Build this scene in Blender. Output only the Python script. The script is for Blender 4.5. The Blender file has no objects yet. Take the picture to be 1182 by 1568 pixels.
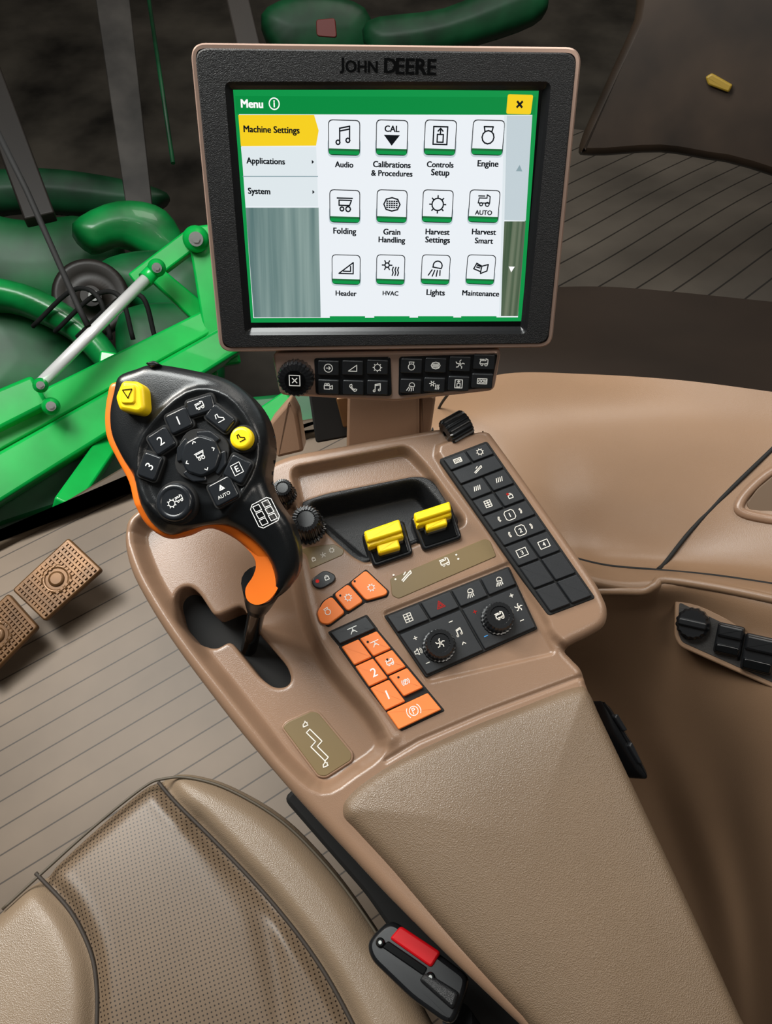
import bpy, math, random
import numpy as np
from math import radians, sin, cos, pi, atan2, sqrt
from mathutils import Vector, Matrix
from mathutils.bvhtree import BVHTree
random.seed(4)
sc = bpy.context.scene
sc.view_settings.view_transform = 'Standard'

# ------------------------------------------------------------------ camera survey
F = 1150.0
D = radians(60)
CAM = Vector((0, 0, 1.35))
FW = Vector((0, cos(D), -sin(D))); RT = Vector((1, 0, 0)); UP = Vector((0, sin(D), cos(D)))
def ray(x, y): return FW + RT*((x-591)/F) - UP*((y-784)/F)
def WP(x, y, d): return CAM + ray(x, y)*d

class Frame:
    def __init__(s, o, n, u=Vector((1, 0, 0))):
        s.o = Vector(o); s.n = Vector(n).normalized()
        u = Vector(u); s.u = (u - s.n*u.dot(s.n)).normalized(); s.v = s.n.cross(s.u)
    def l(s, x, y, h=0.0):
        r = ray(x, y); t = ((s.o+s.n*h-CAM).dot(s.n))/r.dot(s.n)
        p = CAM+r*t-s.o
        return (p.dot(s.u), p.dot(s.v))
    def L(s, pts, h=0.0): return [s.l(x, y, h) for x, y in pts]
    def w(s, a, b, h=0.0): return s.o+s.u*a+s.v*b+s.n*h
    def M(s):
        m = Matrix.Identity(4)
        for i, c in enumerate((s.u, s.v, s.n, s.o)):
            for j in range(3): m[j][i] = c[j]
        return m
    def k(s, x, y): # metres per reference unit near point
        a = s.l(x-5, y); b = s.l(x+5, y); return math.hypot(a[0]-b[0], a[1]-b[1])/10
IDF = Frame((0, 0, 0), (0, 0, 1))

# ------------------------------------------------------------------ materials
def lin(c):
    if isinstance(c, str):
        c = c.lstrip('#'); c = [int(c[i:i+2], 16)/255 for i in (0, 2, 4)]
    return tuple(((x/12.92) if x <= .04045 else ((x+.055)/1.055)**2.4) for x in c)+(1,)
def mat(name, col, rough=.5, metal=0, bump=None, var=None, emit=0, coat=0, spec=.5):
    m = bpy.data.materials.new(name); m.use_nodes = True
    nt = m.node_tree; b = nt.nodes['Principled BSDF']
    c = lin(col)
    b.inputs['Base Color'].default_value = c
    b.inputs['Roughness'].default_value = rough
    b.inputs['Metallic'].default_value = metal
    b.inputs['Specular IOR Level'].default_value = spec
    b.inputs['Coat Weight'].default_value = coat
    if emit:
        b.inputs['Emission Color'].default_value = c
        b.inputs['Emission Strength'].default_value = emit
        b.inputs['Base Color'].default_value = (0, 0, 0, 1)
        b.inputs['Specular IOR Level'].default_value = .1
    tc = nt.nodes.new('ShaderNodeTexCoord')
    if bump:
        scl, st = bump[:2]; kind = bump[2] if len(bump) > 2 else 'n'
        if kind == 'v':
            t = nt.nodes.new('ShaderNodeTexVoronoi'); t.inputs['Scale'].default_value = scl; o = t.outputs['Distance']
        else:
            t = nt.nodes.new('ShaderNodeTexNoise'); t.inputs['Scale'].default_value = scl; t.inputs['Detail'].default_value = 3; o = t.outputs['Fac']
        nt.links.new(tc.outputs['Object'], t.inputs['Vector'])
        bp = nt.nodes.new('ShaderNodeBump'); bp.inputs['Strength'].default_value = st; bp.inputs['Distance'].default_value = .001
        nt.links.new(o, bp.inputs['Height']); nt.links.new(bp.outputs[0], b.inputs['Normal'])
    if var:
        t = nt.nodes.new('ShaderNodeTexNoise'); t.inputs['Scale'].default_value = var[0]; t.inputs['Detail'].default_value = 4
        nt.links.new(tc.outputs['Object'], t.inputs['Vector'])
        r = nt.nodes.new('ShaderNodeMapRange'); r.inputs['From Min'].default_value = .3; r.inputs['From Max'].default_value = .7
        r.inputs['To Min'].default_value = 1-var[1]; r.inputs['To Max'].default_value = 1+var[1]
        nt.links.new(t.outputs['Fac'], r.inputs['Value'])
        mx = nt.nodes.new('ShaderNodeVectorMath'); mx.operation = 'SCALE'; mx.inputs[0].default_value = c[:3]
        nt.links.new(r.outputs[0], mx.inputs['Scale']); nt.links.new(mx.outputs[0], b.inputs['Base Color'])
    return m
TAN = mat('console_tan_plastic', '#836854', .28, bump=(1100, .15), var=(6, .05))
TAN2 = mat('wall_tan_plastic', '#80654e', .36, bump=(900, .2), var=(4, .08))
TANL = mat('bezel_bronze', '#ab9082', .30, metal=.4)
LEATH = mat('armrest_leather', '#6c5a48', .34, bump=(1100, .35, 'v'), var=(8, .06))
BLK = mat('black_plastic', '#17181a', .40, bump=(1300, .6))
BLKS = mat('black_plastic_smooth', '#141517', .26)
BLKK = mat('black_key', '#1d1f22', .36, bump=(2000, .1))
BLKG = mat('black_gloss', '#090a0b', .12)
HND = mat('handle_black', '#17191b', .28, bump=(1300, .12))
HKEY = mat('handle_key', '#1c1f23', .25)
GAP = mat('gap_black', '#060606', .8)
ORG = mat('orange_rubber', '#f0751f', .38)
ORGK = mat('orange_key', '#f07f38', .5)
YEL = mat('yellow_plastic', '#f5d010', .35)
OLV = mat('olive_label_plate', '#6b5a3b', .38)
WHT = mat('white_print', '#f2f2ee', .5)
GRYP = mat('grey_print', '#dcd6cc', .5)
REDP = mat('red_glow_print', '#e03028', .5, emit=.6)  # red print and indicator dots alike are given an added glow
RED = mat('red_button', '#c00814', .5, spec=.25)
BLUP = mat('blue_print', '#2f86c8', .5)
CHR = mat('chrome', '#f0f0f0', .28, metal=.4)
STEEL = mat('steel', '#8a8c8a', .4, metal=.7)
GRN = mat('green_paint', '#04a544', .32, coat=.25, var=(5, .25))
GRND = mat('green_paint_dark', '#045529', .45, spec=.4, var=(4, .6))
PEDM = mat('pedal_bronze', '#624529', .36, metal=.4, var=(20, .35))
DARK = mat('dark_trim', '#1b1612', .5, bump=(600, .2), var=(3, .25))
def emis(n, c, e=1.0): return mat(n, c, .4, emit=e)
E_W = emis('screen_white', '#eef3f8', .98); E_G = emis('screen_green', '#109448'); E_G2 = emis('screen_header', '#088a40')
E_Y = emis('screen_yellow', '#f6d021'); E_K = emis('screen_ink', '#10151a'); E_B = emis('screen_scroll', '#c3d0d6')
E_MW = emis('screen_menu', '#dfe8ec'); E_WW = emis('screen_whitetext', '#ffffff'); E_GD = emis('screen_dark_green', '#1d6a38'); E_GR = emis('screen_grey', '#8ea4ab')

def stripes_mat(name, c1, c2, scale, axis=0, emit=1.0):
    m = bpy.data.materials.new(name); m.use_nodes = True; nt = m.node_tree; b = nt.nodes['Principled BSDF']
    tc = nt.nodes.new('ShaderNodeTexCoord'); mp = nt.nodes.new('ShaderNodeMapping')
    sc3 = [1, 1, 1]; sc3[axis] = scale; sc3[1-axis] = 3; mp.inputs['Scale'].default_value = sc3
    n = nt.nodes.new('ShaderNodeTexNoise'); n.inputs['Scale'].default_value = 1; n.inputs['Detail'].default_value = 3
    cr = nt.nodes.new('ShaderNodeValToRGB'); cr.color_ramp.elements[0].position = .3; cr.color_ramp.elements[1].position = .7
    cr.color_ramp.elements[0].color = lin(c1); cr.color_ramp.elements[1].color = lin(c2)
    nt.links.new(tc.outputs['Object'], mp.inputs[0]); nt.links.new(mp.outputs[0], n.inputs['Vector']); nt.links.new(n.outputs['Fac'], cr.inputs[0])
    b.inputs['Base Color'].default_value = (0, 0, 0, 1); b.inputs['Emission Strength'].default_value = emit
    nt.links.new(cr.outputs[0], b.inputs['Emission Color'])
    return m
E_ST = stripes_mat('screen_side_backdrop', '#4d6c6c', '#8fa5a0', 110)
E_ST2 = stripes_mat('screen_scroll_backdrop', '#2c4a30', '#75806a', 220)

def groove_mat(name, col, dark, ang, spacing, width, rough=.6, bumpd=.002, perf=None, var=(5, .2), spec=.5):
    m = bpy.data.materials.new(name); m.use_nodes = True; nt = m.node_tree; b = nt.nodes['Principled BSDF']
    N = nt.nodes.new; Lk = nt.links.new
    tc = N('ShaderNodeTexCoord'); mp = N('ShaderNodeMapping'); mp.inputs['Rotation'].default_value = (0, 0, -ang)
    Lk(tc.outputs['Object'], mp.inputs[0]); sp = N('ShaderNodeSeparateXYZ'); Lk(mp.outputs[0], sp.inputs[0])
    def math_(op, a, bb=None):
        q = N('ShaderNodeMath'); q.operation = op
        for i, z in enumerate((a, bb)):
            if z is None: continue
            if hasattr(z, 'links'): Lk(z, q.inputs[i])
            else: q.inputs[i].default_value = z
        return q.outputs[0]
    if perf:
        fx = math_('SUBTRACT', math_('FRACT', math_('DIVIDE', sp.outputs[0], spacing)), .5)
        fy = math_('SUBTRACT', math_('FRACT', math_('DIVIDE', sp.outputs[1], spacing)), .5)
        dd = math_('SQRT', math_('ADD', math_('MULTIPLY', fx, fx), math_('MULTIPLY', fy, fy)))
        g = math_('GREATER_THAN', dd, width)
    else:
        f = math_('FRACT', math_('DIVIDE', sp.outputs[1], spacing))
        g = math_('GREATER_THAN', f, width)
    nz = N('ShaderNodeTexNoise'); nz.inputs['Scale'].default_value = var[0]; nz.inputs['Detail'].default_value = 5
    Lk(tc.outputs['Object'], nz.inputs['Vector'])
    mr = N('ShaderNodeMapRange'); mr.inputs['From Min'].default_value = .3; mr.inputs['From Max'].default_value = .7
    mr.inputs['To Min'].default_value = 1-var[1]; mr.inputs['To Max'].default_value = 1+var[1]; Lk(nz.outputs['Fac'], mr.inputs['Value'])
    mx = N('ShaderNodeMix'); mx.data_type = 'RGBA'; mx.inputs[6].default_value = lin(dark); mx.inputs[7].default_value = lin(col); Lk(g, mx.inputs[0])
    vs = N('ShaderNodeVectorMath'); vs.operation = 'SCALE'; Lk(mx.outputs[2], vs.inputs[0]); Lk(mr.outputs[0], vs.inputs['Scale'])
    Lk(vs.outputs[0], b.inputs['Base Color']); b.inputs['Roughness'].default_value = rough; b.inputs['Specular IOR Level'].default_value = spec
    bp = N('ShaderNodeBump'); bp.inputs['Distance'].default_value = bumpd; bp.inputs['Strength'].default_value = .7
    Lk(g, bp.inputs['Height']); Lk(bp.outputs[0], b.inputs['Normal'])
    return m
FLOORM = groove_mat('floor_grooved_rubber', '#66584a', '#372e26', radians(33), .041, .06, .5, var=(3, .3), spec=.35)
PERF = groove_mat('seat_perforated_leather', '#655443', '#221a14', radians(20), .0040, .20, .42, .0006, perf=True, var=(12, .08), spec=.4)
SEATL = mat('seat_leather', '#7d6b58', .36, bump=(1000, .3, 'v'), var=(10, .06))
RIBM = groove_mat('ribbed_rubber', '#47413a', '#1c1814', radians(40), .085, .07, .5, .008, var=(2.0, .5), spec=.35)

# ------------------------------------------------------------------ object helpers
def root(name, loc):
    e = bpy.data.objects.new(name, None); sc.collection.objects.link(e)
    e.location = loc; e.empty_display_size = .02
    return e
def link(name, me, M, rt_=None):
    o = bpy.data.objects.new(name, me); sc.collection.objects.link(o)
    if rt_ is not None:
        o.parent = rt_; o.matrix_parent_inverse = Matrix.Translation(-Vector(rt_.location))
        o.matrix_basis = M
    else: o.matrix_basis = M
    return o
def area(p): return .5*sum(p[i-1][0]*p[i][1]-p[i][0]*p[i-1][1] for i in range(len(p)))
def ccw(p): return list(p) if area(p) > 0 else list(reversed(p))
def rnd(pts, r, seg=4):
    if r <= 0: return ccw(pts)
    pts = ccw(pts); out = []; n = len(pts)
    for i in range(n):
        p0, p, p1 = Vector(pts[i-1]), Vector(pts[i]), Vector(pts[(i+1) % n])
        a, b = p0-p, p1-p; ra = min(r, a.length*.48); rb = min(r, b.length*.48)
        A = p+a.normalized()*ra; B = p+b.normalized()*rb
        for k in range(seg+1):
            t = k/seg; q = A*(1-t)**2+p*2*t*(1-t)+B*t*t; out.append((q.x, q.y))
    return out
def inset(pts, d):
    n = len(pts); out = []
    for i in range(n):
        p0, p, p1 = Vector(pts[i-1]), Vector(pts[i]), Vector(pts[(i+1) % n])
        a = (p-p0); b = (p1-p)
        if a.length < 1e-9 or b.length < 1e-9: out.append((p.x, p.y)); continue
        a.normalize(); b.normalize()
        na = Vector((-a.y, a.x)); nb = Vector((-b.y, b.x)); m = na+nb
        if m.length < 1e-6: m = na
        m.normalize(); c = max(.35, m.dot(na)); q = p+m*(d/c); out.append((q.x, q.y))
    return out
def circ(cx, cy, r, n=20, a0=0, a1=2*pi):
    return [(cx+r*cos(a0+(a1-a0)*i/n), cy+r*sin(a0+(a1-a0)*i/n)) for i in range(n+1)]
def smooth_closed(pts, k=5):
    P = [Vector(p) for p in pts]; n = len(P); out = []
    for i in range(n):
        a, b, c, d = P[i-1], P[i], P[(i+1) % n], P[(i+2) % n]
        for j in range(k):
            t = j/k
            q = .5*((2*b)+(c-a)*t+(2*a-5*b+4*c-d)*t*t+(-a+3*b-3*c+d)*t**3)
            out.append(tuple(q))
    return out
def smooth_open(pts, k=6):
    P = [Vector(p) for p in pts]; P = [P[0]*2-P[1]]+P+[P[-1]*2-P[-2]]; out = []
    for i in range(1, len(P)-2):
        a, b, c, d = P[i-1:i+3]
        for j in range(k):
            t = j/k; out.append(.5*((2*b)+(c-a)*t+(2*a-5*b+4*c-d)*t*t+(-a+3*b-3*c+d)*t**3))
    out.append(P[-2]); return [tuple(q) for q in out]

_tc = {}
def textmesh(s):
    key = s
    if key in _tc: return _tc[key]
    cu = bpy.data.curves.new('t', 'FONT'); cu.body = s; cu.align_x = 'CENTER'; cu.align_y = 'CENTER'; cu.resolution_u = 3
    o = bpy.data.objects.new('t', cu); sc.collection.objects.link(o)
    dg = bpy.context.evaluated_depsgraph_get(); me = o.evaluated_get(dg).to_mesh()
    V = [(v.co.x, v.co.y) for v in me.vertices]; Fc = [tuple(p.vertices) for p in me.polygons]
    o.evaluated_get(dg).to_mesh_clear(); bpy.data.objects.remove(o); bpy.data.curves.remove(cu)
    xs = [v[0] for v in V]; ys = [v[1] for v in V]
    cx, cy = (min(xs)+max(xs))/2, (min(ys)+max(ys))/2
    V = [(x-cx, y-cy) for x, y in V]
    _tc[key] = (V, Fc, max(xs)-min(xs), max(ys)-min(ys)); return _tc[key]

class MB:
    def __init__(s, name, fr, rt_=None):
        s.name = name; s.fr = fr; s.rt = rt_; s.V = []; s.F = []; s.mi = []; s.sm = []; s.mats = []
    def add(s, vs, fs, m, smooth=False):
        if m not in s.mats: s.mats.append(m)
        k = s.mats.index(m); o = len(s.V); s.V += [tuple(v) for v in vs]
        for f in fs: s.F.append(tuple(i+o for i in f)); s.mi.append(k); s.sm.append(smooth)
    def prism(s, pts, h0, h1, m, b=.0008, r=0., seg=4, hf=None):
        p = rnd(pts, r, seg); n = len(p)
        rings = [(p, h0), (p, h1-b), (inset(p, b*.3), h1-b*.3), (inset(p, b), h1)]
        vs = []; fs = []
        for q, h in rings: vs += [(x, y, h) for x, y in q]
        for k in range(3):
            for i in range(n):
                j = (i+1) % n; fs.append((k*n+i, k*n+j, (k+1)*n+j, (k+1)*n+i))
        if hf: vs = [(x, y, z+hf(x, y)) for x, y, z in vs]
        s.add(vs, fs, m, True)
        s.add(vs[3*n:], [tuple(range(n))], m); s.add(vs[:n], [tuple(reversed(range(n)))], m)
    def flat(s, pts, h, m, r=0):
        p = rnd(pts, r); s.add([(x, y, h) for x, y in p], [tuple(range(len(p)))], m)
    def line(s, pl, w, h, m):
        for a, b in zip(pl[:-1], pl[1:]):
            a = Vector(a); b = Vector(b); d = b-a
            if d.length < 1e-9: continue
            d.normalize(); q = Vector((-d.y, d.x))*w/2; e = d*w*.35
            s.add([(*(a-e-q), h), (*(b+e-q), h), (*(b+e+q), h), (*(a-e+q), h)], [(0, 1, 2, 3)], m)
    def text(s, t, c, size, ang, h, m, width=None, bold=.012):
        V, Fc, w, hh = textmesh(t); k = (width/w) if width else size/hh
        ca, sa = cos(ang)*k, sin(ang)*k
        offs = [(0, 0)] if bold == 0 else [(bold*dx, bold*dy) for dx, dy in ((-1.1, -.5), (1.1, -.5), (-1.1, .5), (1.1, .5))]
        for i, (ox, oy) in enumerate(offs):
            s.add([(c[0]+(x+ox)*ca-(y+oy)*sa, c[1]+(x+ox)*sa+(y+oy)*ca, h+i*4e-6) for x, y in V], Fc, m)
    def icon(s, nm, c, size, ang, h, m, w=None):
        w = w or size*.14; ca, sa = cos(ang)*size, sin(ang)*size
        for pl in ICON[nm]:
            s.line([(c[0]+x*ca-y*sa, c[1]+x*sa+y*ca) for x, y in pl], w, h, m)
    def cyl(s, c, prof, m, seg=32, ribs=0, ribd=0, capm=None):
        vs = []; fs = []
        for r, h in prof:
            for i in range(seg):
                a = 2*pi*i/seg
                rr = r*(1-(ribd if (ribs and (i % 4 < 2)) else 0))
                vs.append((c[0]+rr*cos(a), c[1]+rr*sin(a), h))
        for k in range(len(prof)-1):
            for i in range(seg):
                j = (i+1) % seg; fs.append((k*seg+i, k*seg+j, (k+1)*seg+j, (k+1)*seg+i))
        s.add(vs, fs, m, not ribs)
        k = (len(prof)-1)*seg; s.add(vs[k:], [tuple(range(seg))], capm or m)
    def done(s):
        me = bpy.data.meshes.new(s.name); me.from_pydata(s.V, [], s.F)
        for m in s.mats: me.materials.append(m)
        me.polygons.foreach_set('material_index', s.mi); me.polygons.foreach_set('use_smooth', s.sm)
        me.update(); return link(s.name, me, s.fr.M(), s.rt)

C = circ
ICON = {
 'music': [[(-.45, -.6), (-.45, .65), (.55, .85), (.55, -.4)], [(-.45, .4), (.55, .6)], C(-.62, -.62, .2, 8), C(.38, -.42, .2, 8)],
 'gear': [C(0, 0, .6, 16)]+[[(.6*cos(a), .6*sin(a)), (.85*cos(a), .85*sin(a))] for a in [i*pi/4 for i in range(8)]],
 'eng': [C(0, -.15, .6, 12), [(-.35, .35), (-.45, .8), (.45, .8), (.35, .35)]],
 'tri': [[(-.8, -.6), (.8, -.6), (.8, .6), (-.8, -.6)]],
 'header': [[(-.8, -.6), (.8, -.6), (.8, .6), (-.8, -.6)], [(-.3, -.35), (.5, -.35), (.5, .2)]],
 'grain': [[(-.85, 0), (-.6, .5), (0, .65), (.6, .5), (.85, 0), (.6, -.5), (0, -.65), (-.6, -.5), (-.85, 0)]]+[[(x-.05, y), (x+.05, y)] for x in (-.5, -.25, 0, .25, .5) for y in (-.3, -.1, .1, .3)],
 'lamp': [C(.2, .25, .5, 12, -.6, pi+.2), [(-.35, .1), (.6, -.05)], [(-.4, -.2), (-.8, -.8)], [(-.1, -.25), (-.35, -.9)], [(.2, -.25), (.1, -.9)], [(.5, -.25), (.5, -.8)]],
 'book': [[(0, -.4), (-.8, -.1), (-.5, .5), (.1, .2), (.8, .4), (.7, -.3), (0, -.6), (0, -.4)], [(0, -.4), (.1, .2)], [(-.5, .1), (-.1, 0)], [(-.45, .3), (-.05, .15)]],
 'hvac': [C(-.4, .3, .25, 8)]+[[(-.4+.35*cos(a), .3+.35*sin(a)), (-.4+.55*cos(a), .3+.55*sin(a))] for a in [i*pi/3 for i in range(6)]]+[[(x, -.8), (x+.1, -.5), (x, -.2), (x+.1, .1)] for x in (.2, .5, .8)],
 'ctrl': [[(-.7, -.8), (.7, -.8), (.7, .8), (-.7, .8), (-.7, -.8)], [(-.3, -.6), (-.3, .1), (.3, .1), (.3, -.6), (-.3, -.6)], [(0, .1), (0, .6)], [(-.25, .4), (0, .65), (.25, .4)]],
 'comb': [[(-.8, -.3), (-.7, .3), (.3, .3), (.3, .7), (.7, .5), (.7, -.3), (-.8, -.3)], C(-.4, -.45, .2, 8), C(.4, -.45, .25, 8), [(-.8, .55), (0, .55)]],
 'fold': [[(-.8, .6), (.8, .6)], [(-.6, .4), (-.6, -.1), (.5, -.1), (.7, .4), (-.6, .4)], C(-.3, -.45, .2, 8), C(.35, -.45, .25, 8)],
 'phone': [[(-.6, .6), (-.3, .7), (-.2, .3), (-.4, .2), (.2, -.4), (.3, -.2), (.7, -.3), (.6, -.6), (.2, -.7), (-.7, .2), (-.6, .6)]],
 'cam': [[(-.8, -.4), (.3, -.4), (.3, .3), (-.8, .3), (-.8, -.4)], [(.3, .1), (.8, .35), (.8, -.4), (.3, -.2)], C(-.5, .55, .2, 8), C(0, .55, .2, 8)],
 'arrow': [C(0, 0, .8, 14), [(-.4, 0), (.4, 0)], [(.1, .3), (.4, 0), (.1, -.3)]],
 'fan': [C(0, 0, .18, 6)]+[[(.2*cos(a), .2*sin(a)), (.6*cos(a+.4), .6*sin(a+.4)), (.85*cos(a+.1), .85*sin(a+.1))] for a in [i*2*pi/5 for i in range(5)]],
 'can': [[(-.9, -.5), (.9, -.5), (.9, .5), (-.9, .5), (-.9, -.5)], C(-.45, 0, .25, 8), C(.1, 0, .25, 8), [(.4, -.25), (.4, .25)], [(.7, -.25), (.7, .25)]],
 'x': [[(-.7, -.7), (.7, .7)], [(-.7, .7), (.7, -.7)]],
 'P': [C(0, 0, .6, 14), C(0, 0, .95, 6, -.7, .7), C(0, 0, .95, 6, pi-.7, pi+.7), [(-.15, -.35), (-.15, .35), (.15, .35), (.2, .1), (-.15, .05)]],
 'warn': [[(-.8, -.6), (.8, -.6), (0, .8), (-.8, -.6)], [(-.4, -.35), (.4, -.35), (0, .35), (-.4, -.35)]],
 'tri0': [[(-.8, .6), (.8, .6), (0, -.8), (-.8, .6)]],
 'auger': [[(-.9, -.4), (.3, .2)], [(-.8, -.65), (.4, -.05)], [(.3, .2), (.9, .5), (.9, .1), (.4, -.05)], [(-.3, .3), (.1, .6)]],
 'bars': [[(-.8+.45*i, -.5), (-.5+.45*i, .5)] for i in range(4)],
 'arc': [C(-.9, 0, .9, 6, -.7, .7), C(-1.1, 0, .85, 6, -.6, .6)],
 'plus': [[(-.6, 0), (.6, 0)], [(0, -.6), (0, .6)]],
 'minus': [[(-.6, 0), (.6, 0)]],
 'up': [[(-.6, -.3), (0, .4), (.6, -.3)]],
 'spk': [[(-.7, -.3), (-.3, -.3), (.1, -.7), (.1, .7), (-.3, .3), (-.7, .3), (-.7, -.3)], C(.1, 0, .5, 6, -.8, .8), C(.1, 0, .8, 6, -.8, .8)],
 'leg': [[(-.5, .8), (-.1, .8), (-.1, .2), (.7, -.3), (.7, -.7), (-.5, -.7)], [(-.5, .8), (-.6, .1)]],
 'head': [[(-.9, .5), (.9, .5)], [(0, .5), (0, .1), (-.6, -.6)], [(0, .1), (.6, -.6)], [(-.3, -.2), (.3, -.2)]],
 'lock': [[(-.5, -.7), (.5, -.7), (.5, .1), (-.5, .1), (-.5, -.7)], C(0, .1, .4, 8, 0, pi)],
 'hare': [[(-.7, -.5), (-.5, .1), (0, .3), (.3, .7), (.4, .2), (.7, .1), (.5, -.2), (.6, -.6), (-.7, -.5)]],
 'sec': [[(-.7, -.8), (-.7, .8), (.7, .8), (.7, -.8), (-.7, -.8)], [(-.7, .27), (.7, .27)], [(-.7, -.27), (.7, -.27)], [(0, -.8), (0, .8)]],
 'gate': [[(-.6, -1.8), (-.1, -1.8), (-.1, -.2), (.6, -.2), (.6, 1.6), (.1, 1.6), (.1, .25), (-.6, .25), (-.6, -1.8)]],
}

def sdf(P, poly):
    A = np.array(poly, float); B = np.roll(A, -1, 0)
    best = np.full(len(P), 1e18); near = np.zeros_like(P); ins = np.zeros(len(P), bool)
    for a, b in zip(A, B):
        ab = b-a; L2 = max(ab@ab, 1e-18)
        t = np.clip(((P-a)@ab)/L2, 0, 1); q = a+t[:, None]*ab
        d = ((P-q)**2).sum(1); m = d < best; best[m] = d[m]; near[m] = q[m]
        if a[1] != b[1]:
            c = (a[1] > P[:, 1]) != (b[1] > P[:, 1])
            xi = a[0]+(P[:, 1]-a[1])/(b[1]-a[1])*ab[0]
            ins ^= c & (P[:, 0] < xi)
    d = np.sqrt(best); return np.where(ins, d, -d), near
def linedist(P, pl):
    best = np.full(len(P), 1e18)
    for a, b in zip(np.array(pl[:-1]), np.array(pl[1:])):
        ab = b-a; t = np.clip(((P-a)@ab)/max(ab@ab, 1e-18), 0, 1); q = a+t[:, None]*ab
        best = np.minimum(best, ((P-q)**2).sum(1))
    return np.sqrt(best)
def sstep(x, w):
    t = np.clip(x/w+.5, 0, 1); return t*t*(3-2*t)
def field(name, fr, rt_, outline, sp, r, depth, hf, m, holes=(), zones=(), cap=True, flare=0.):
    out = ccw(outline); A = np.array(out)
    e = 5*sp; x0, y0 = A.min(0)-e; x1, y1 = A.max(0)+e
    nx = int((x1-x0)/sp)+1; ny = int((y1-y0)/sp)+1
    X, Y = np.meshgrid(x0+np.arange(nx)*sp, y0+np.arange(ny)*sp); P = np.stack([X.ravel(), Y.ravel()], 1)
    d, near = sdf(P, out); ee = .8*sp
    h = hf(P, d) if hf else np.zeros(len(P))
    Q = P.copy(); z = np.zeros(len(P))
    dirn = (P-near)/np.where(np.abs(d) < 1e-9, 1e-9, d)[:, None]
    rimm = (d < r) & (d > -ee)
    th = (r-d)/(r+ee)*pi/2
    dp = r*(1-np.sin(th)); Q[rimm] = near[rimm]+dirn[rimm]*dp[rimm][:, None]; z[rimm] = -r*(1-np.cos(th[rimm]))
    o = d <= -ee; k = np.clip((-d-ee)/(2.2*sp), 0, 1)
    Q[o] = near[o]-dirn[o]*(k[o]*flare)[:, None]; z[o] = -r-k[o]*(depth-r)
    if hf:
        z = z+h*np.where(o, 1-k, 1)
    keep = d > -4.4*sp
    for (hp, hr, hd) in holes:
        dh, nh = sdf(P, ccw(hp)); q = -dh
        dn = (P-nh)/np.where(np.abs(q) < 1e-9, 1e-9, q)[:, None]
        a = (q < hr) & (q > -ee); th = (hr-q)/(hr+ee)*pi/2; dp = hr*(1-np.sin(th))
        Q[a] = nh[a]+dn[a]*dp[a][:, None]; z[a] += -hr*(1-np.cos(th[a]))
        b = (q <= -ee); kk = np.clip((-q-ee)/(2.2*sp), 0, 1)
        c = b & (-q < 3.4*sp); Q[c] = nh[c]; z[b] += -hr-kk[b]*(hd-hr)
    idx = np.arange(nx*ny).reshape(ny, nx)
    f = np.stack([idx[:-1, :-1], idx[:-1, 1:], idx[1:, 1:], idx[1:, :-1]], -1).reshape(-1, 4)
    f = f[keep[f].all(1)]
    used = np.unique(f); rm = -np.ones(nx*ny, int); rm[used] = np.arange(len(used)); f = rm[f]
    V = np.column_stack([Q, z])[used]
    me = bpy.data.meshes.new(name); me.from_pydata(V.tolist(), [], f.tolist())
    me.materials.append(m); me.polygons.foreach_set('use_smooth', [True]*len(f))
    if zones:
        cen = P[used][f].mean(1); mi = np.zeros(len(f), int)
        for k, (zp, zm) in enumerate(zones):
            me.materials.append(zm); dz, _ = sdf(cen, ccw(zp)); mi[dz > 0] = k+1
        me.polygons.foreach_set('material_index', mi.tolist())
    me.update(); ob = link(name, me, fr.M(), rt_)
    if cap:
        mb = MB(name+'_underside', fr, rt_); p = inset(out, -flare*.98) if flare else out
        mb.add([(x, y, -depth) for x, y in p], [tuple(reversed(range(len(p))))], m); mb.done()
    return ob
def tube(name, pts, r, m, rt_=None, seg=12, closed=False, r2=None):
    pts = [Vector(p) for p in pts]; n = len(pts); vs = []; fs = []; pu = None
    for i, p in enumerate(pts):
        if closed: t = pts[(i+1) % n]-pts[i-1]
        else: t = pts[min(i+1, n-1)]-pts[max(i-1, 0)]
        t.normalize()
        if pu is None: pu = t.orthogonal().normalized()
        pu = (pu-t*pu.dot(t)).normalized(); w = t.cross(pu)
        rr = r if r2 is None else r+(r2-r)*i/(n-1)
        for k in range(seg):
            a = 2*pi*k/seg; vs.append(p+pu*cos(a)*rr+w*sin(a)*rr)
    for i in range(n if closed else n-1):
        for k in range(seg):
            fs.append((i*seg+k, i*seg+(k+1) % seg, ((i+1) % n)*seg+(k+1) % seg, ((i+1) % n)*seg+k))
    if not closed: fs += [tuple(reversed(range(seg))), tuple(range((n-1)*seg, n*seg))]
    me = bpy.data.meshes.new(name); me.from_pydata([tuple(v) for v in vs], [], fs); me.materials.append(m)
    me.polygons.foreach_set('use_smooth', [len(f) == 4 for f in fs]); me.update()
    return link(name, me, Matrix.Identity(4), rt_)
def patch(name, rows, m, rt_=None, k=8):
    R = [[WP(*p) for p in row] for row in rows]
    R = [smooth_open(r, k) for r in R]; cols = list(zip(*R)); cols = [smooth_open(c, k) for c in cols]
    nc = len(cols); nr = len(cols[0]); vs = [cols[c][r] for r in range(nr) for c in range(nc)]
    fs = [(r*nc+c, (r+1)*nc+c, (r+1)*nc+c+1, r*nc+c+1) for r in range(nr-1) for c in range(nc-1)]
    me = bpy.data.meshes.new(name); me.from_pydata(vs, [], fs); me.materials.append(m)
    me.polygons.foreach_set('use_smooth', [True]*len(fs)); me.update()
    return link(name, me, Matrix.Identity(4), rt_), BVHTree.FromPolygons([Vector(v) for v in vs], fs)
def lerp(a, b, t): return (a[0]+(b[0]-a[0])*t, a[1]+(b[1]-a[1])*t)
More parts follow.
